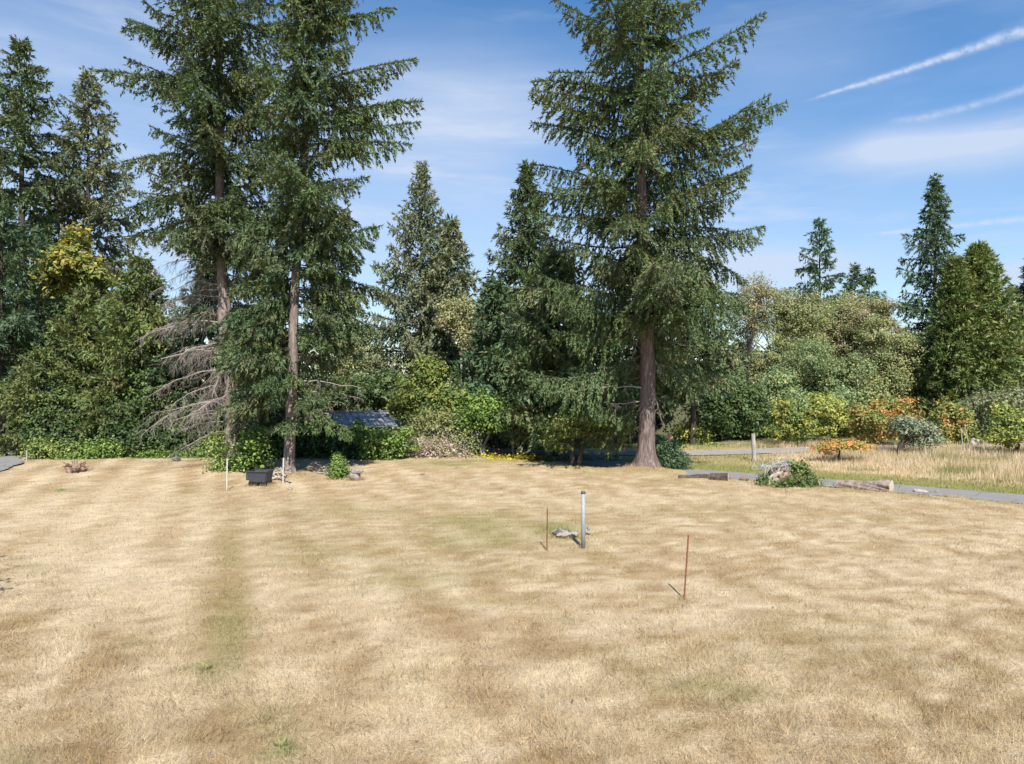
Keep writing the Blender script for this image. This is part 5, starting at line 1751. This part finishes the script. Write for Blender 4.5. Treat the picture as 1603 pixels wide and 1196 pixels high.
for sx in (-1.35, 1.35):
    for sy in (-.76, .76):
        bm = bmesh.new(); bm_tube(bm, [(sx, sy - .1, .31), (sx, sy + .1, .31)], .31, 20); wh = mesh_bm('wheel', bm, M_RUBBER, e)
        bm = bmesh.new(); bm_tube(bm, [(sx, sy - .11, .31), (sx, sy + .11, .31)], .18, 14); mesh_bm('rim', bm, M_GALV, wh)

# blue-grey roofed hut and pale tarp heap behind the orchard
x, y = at(1512, 47)
e = thing('hut', 'small blue-grey roof glimpsed above the orchard sticks', 'hut', (x, y, float(gz(x, y))), R(20))
zr = H - (648 - HOR) / F * 47
bm = bmesh.new(); bm_box(bm, 0, 0, (zr - .5) / 2, 1.9, 1.6, zr - .5); mesh_bm('wall', bm, M_GREYWOOD, e)
for sgn in (-1, 1):
    bm = bmesh.new(); bm_box(bm, 0, sgn * .5, zr - .30, 2.1, 1.15, .05, 0, -sgn * .45); mesh_bm('roof', bm, M_BLUEROOF, e)
o = rock('tarp_heap', 'small pale heap in the shade right of the leaning sticks', 1526, 699, .34, M_PALEWOOD, (.75, .5, .6), .6, 61, 'tarp', 3)
o.location.z += .12


# ------------------------------------------------------------------ weeds and litter on the lawn
def weed(px, py, r, n, colr, label):
    x, y, z = ground_at(px, py)
    a = rng.random(n) * 6.28
    d = np.stack([np.cos(a) * .75, np.sin(a) * .75, .35 + .6 * rng.random(n)], 1)
    p = np.stack([np.cos(a), np.sin(a), np.zeros(n)], 1) * (r * .45 * rng.random(n))[:, None]
    d = unit(d)
    v, f = leaf_quads(p, d, unit(np.cross(d, [0, 0, 1.0])), r * (.5 + .6 * rng.random(n)), r * (.10 + .10 * rng.random(n)), .2)
    o = mesh_np('weed_tuft', v, f, M_LEAF, None, np.repeat(colr * (.7 + .6 * rng.random((n, 1))), 4, 0))
    o.location = (x, y, z)
    return tag(o, label, 'weed', 'green weeds in the lawn')


for (px, py, r, lb_) in ((95, 768, .16, 'green weed on the left lawn in front of the root stump'), (320, 1048, .14, 'green weed at the near end of the dark mown strip'), (440, 1168, .15, 'green weed tuft at the bottom edge left of centre')):
    weed(px, py, r * .8, 18, np.array([.13, .145, .045]), lb_)


def litter(n):
    """cones, dead leaves and bits of bark lying in the grass"""
    y = 6 + 24 * rng.random(n) ** 1.5
    x = (rng.random(n) * 2 - 1) * (.75 * y + 1)
    ok = drive_s(x, y) < -2.6
    x, y = x[ok], y[ok]
    n = len(x)
    p = np.stack([x, y, gz(x, y) + .03], 1)
    d = unit(rng.normal(size=(n, 3)) * np.array([1, 1, .3]))
    sd_ = unit(np.cross(d, [0, 0, 1.0]) + rng.normal(0, .25, (n, 3)))
    l_ = .02 + .03 * rng.random(n) ** 2
    v, f = leaf_quads(p, d, sd_, l_, l_ * (.4 + .5 * rng.random(n)), .3)
    c = np.array([.10, .065, .04]) * (.5 + 1.2 * rng.random((n, 1)))
    o = mesh_np('lawn_litter', v, f, M_LEAF, None, np.repeat(c, 4, 0))
    o['kind'] = 'stuff'; o['label'] = 'scattered brown bits lying in the grass'; o['category'] = 'litter'


litter(500)

# longer grass left standing round the posts and props
def skirts():
    xs, ys = [], []
    for (px, py, r, n) in ((913, 858, .08, 60), (856, 862, .05, 24), (1070, 938, .05, 26), (355, 768, .08, 40), (443, 757, .08, 40), (406, 761, .45, 500), (557, 752, .3, 300), (530, 751, .4, 300), (118, 741, .5, 500),
                           (1235, 764, .9, 700), (1370, 768, .8, 500), (890, 842, .3, 250), (1010, 738, .8, 700), (360, 735, .9, 800), (452, 748, .5, 500), (1100, 752, .9, 500), (1500, 777, .4, 200)):
        x, y = G(px, py)
        a = rng.random(n) * 6.28
        q = r * (.6 + .8 * rng.random(n))
        xs.append(x + np.cos(a) * q); ys.append(y + np.sin(a) * q * .7)
    x, y = np.concatenate(xs), np.concatenate(ys)
    n = len(x)
    c = (STRAW * .8 + OLIVE * .2) * (.75 + .7 * rng.random((n, 1)))
    blades('tufted_grass', x, y, .07 + .12 * rng.random(n), .006 + .006 * rng.random(n), np.abs(rng.normal(.35, .25, n)), rng.random(n) * 6.28, c, 'longer grass left standing round the posts and trunks')


skirts()

# leafy tree just beyond the left edge of the view; its shade reaches the lawn
broad('shade_tree', 'leafy tree beyond the left lawn edge casting its shade on the grass', -10.35, 8.0, [(0, 0, 5.0, 2.3, 1.3, 1.2), (-.8, .2, 6.0, 1.8, 1.2, 1.0)], 240, 40, .14, P_MID, (3.2, .12), nbr=18, tri=True)
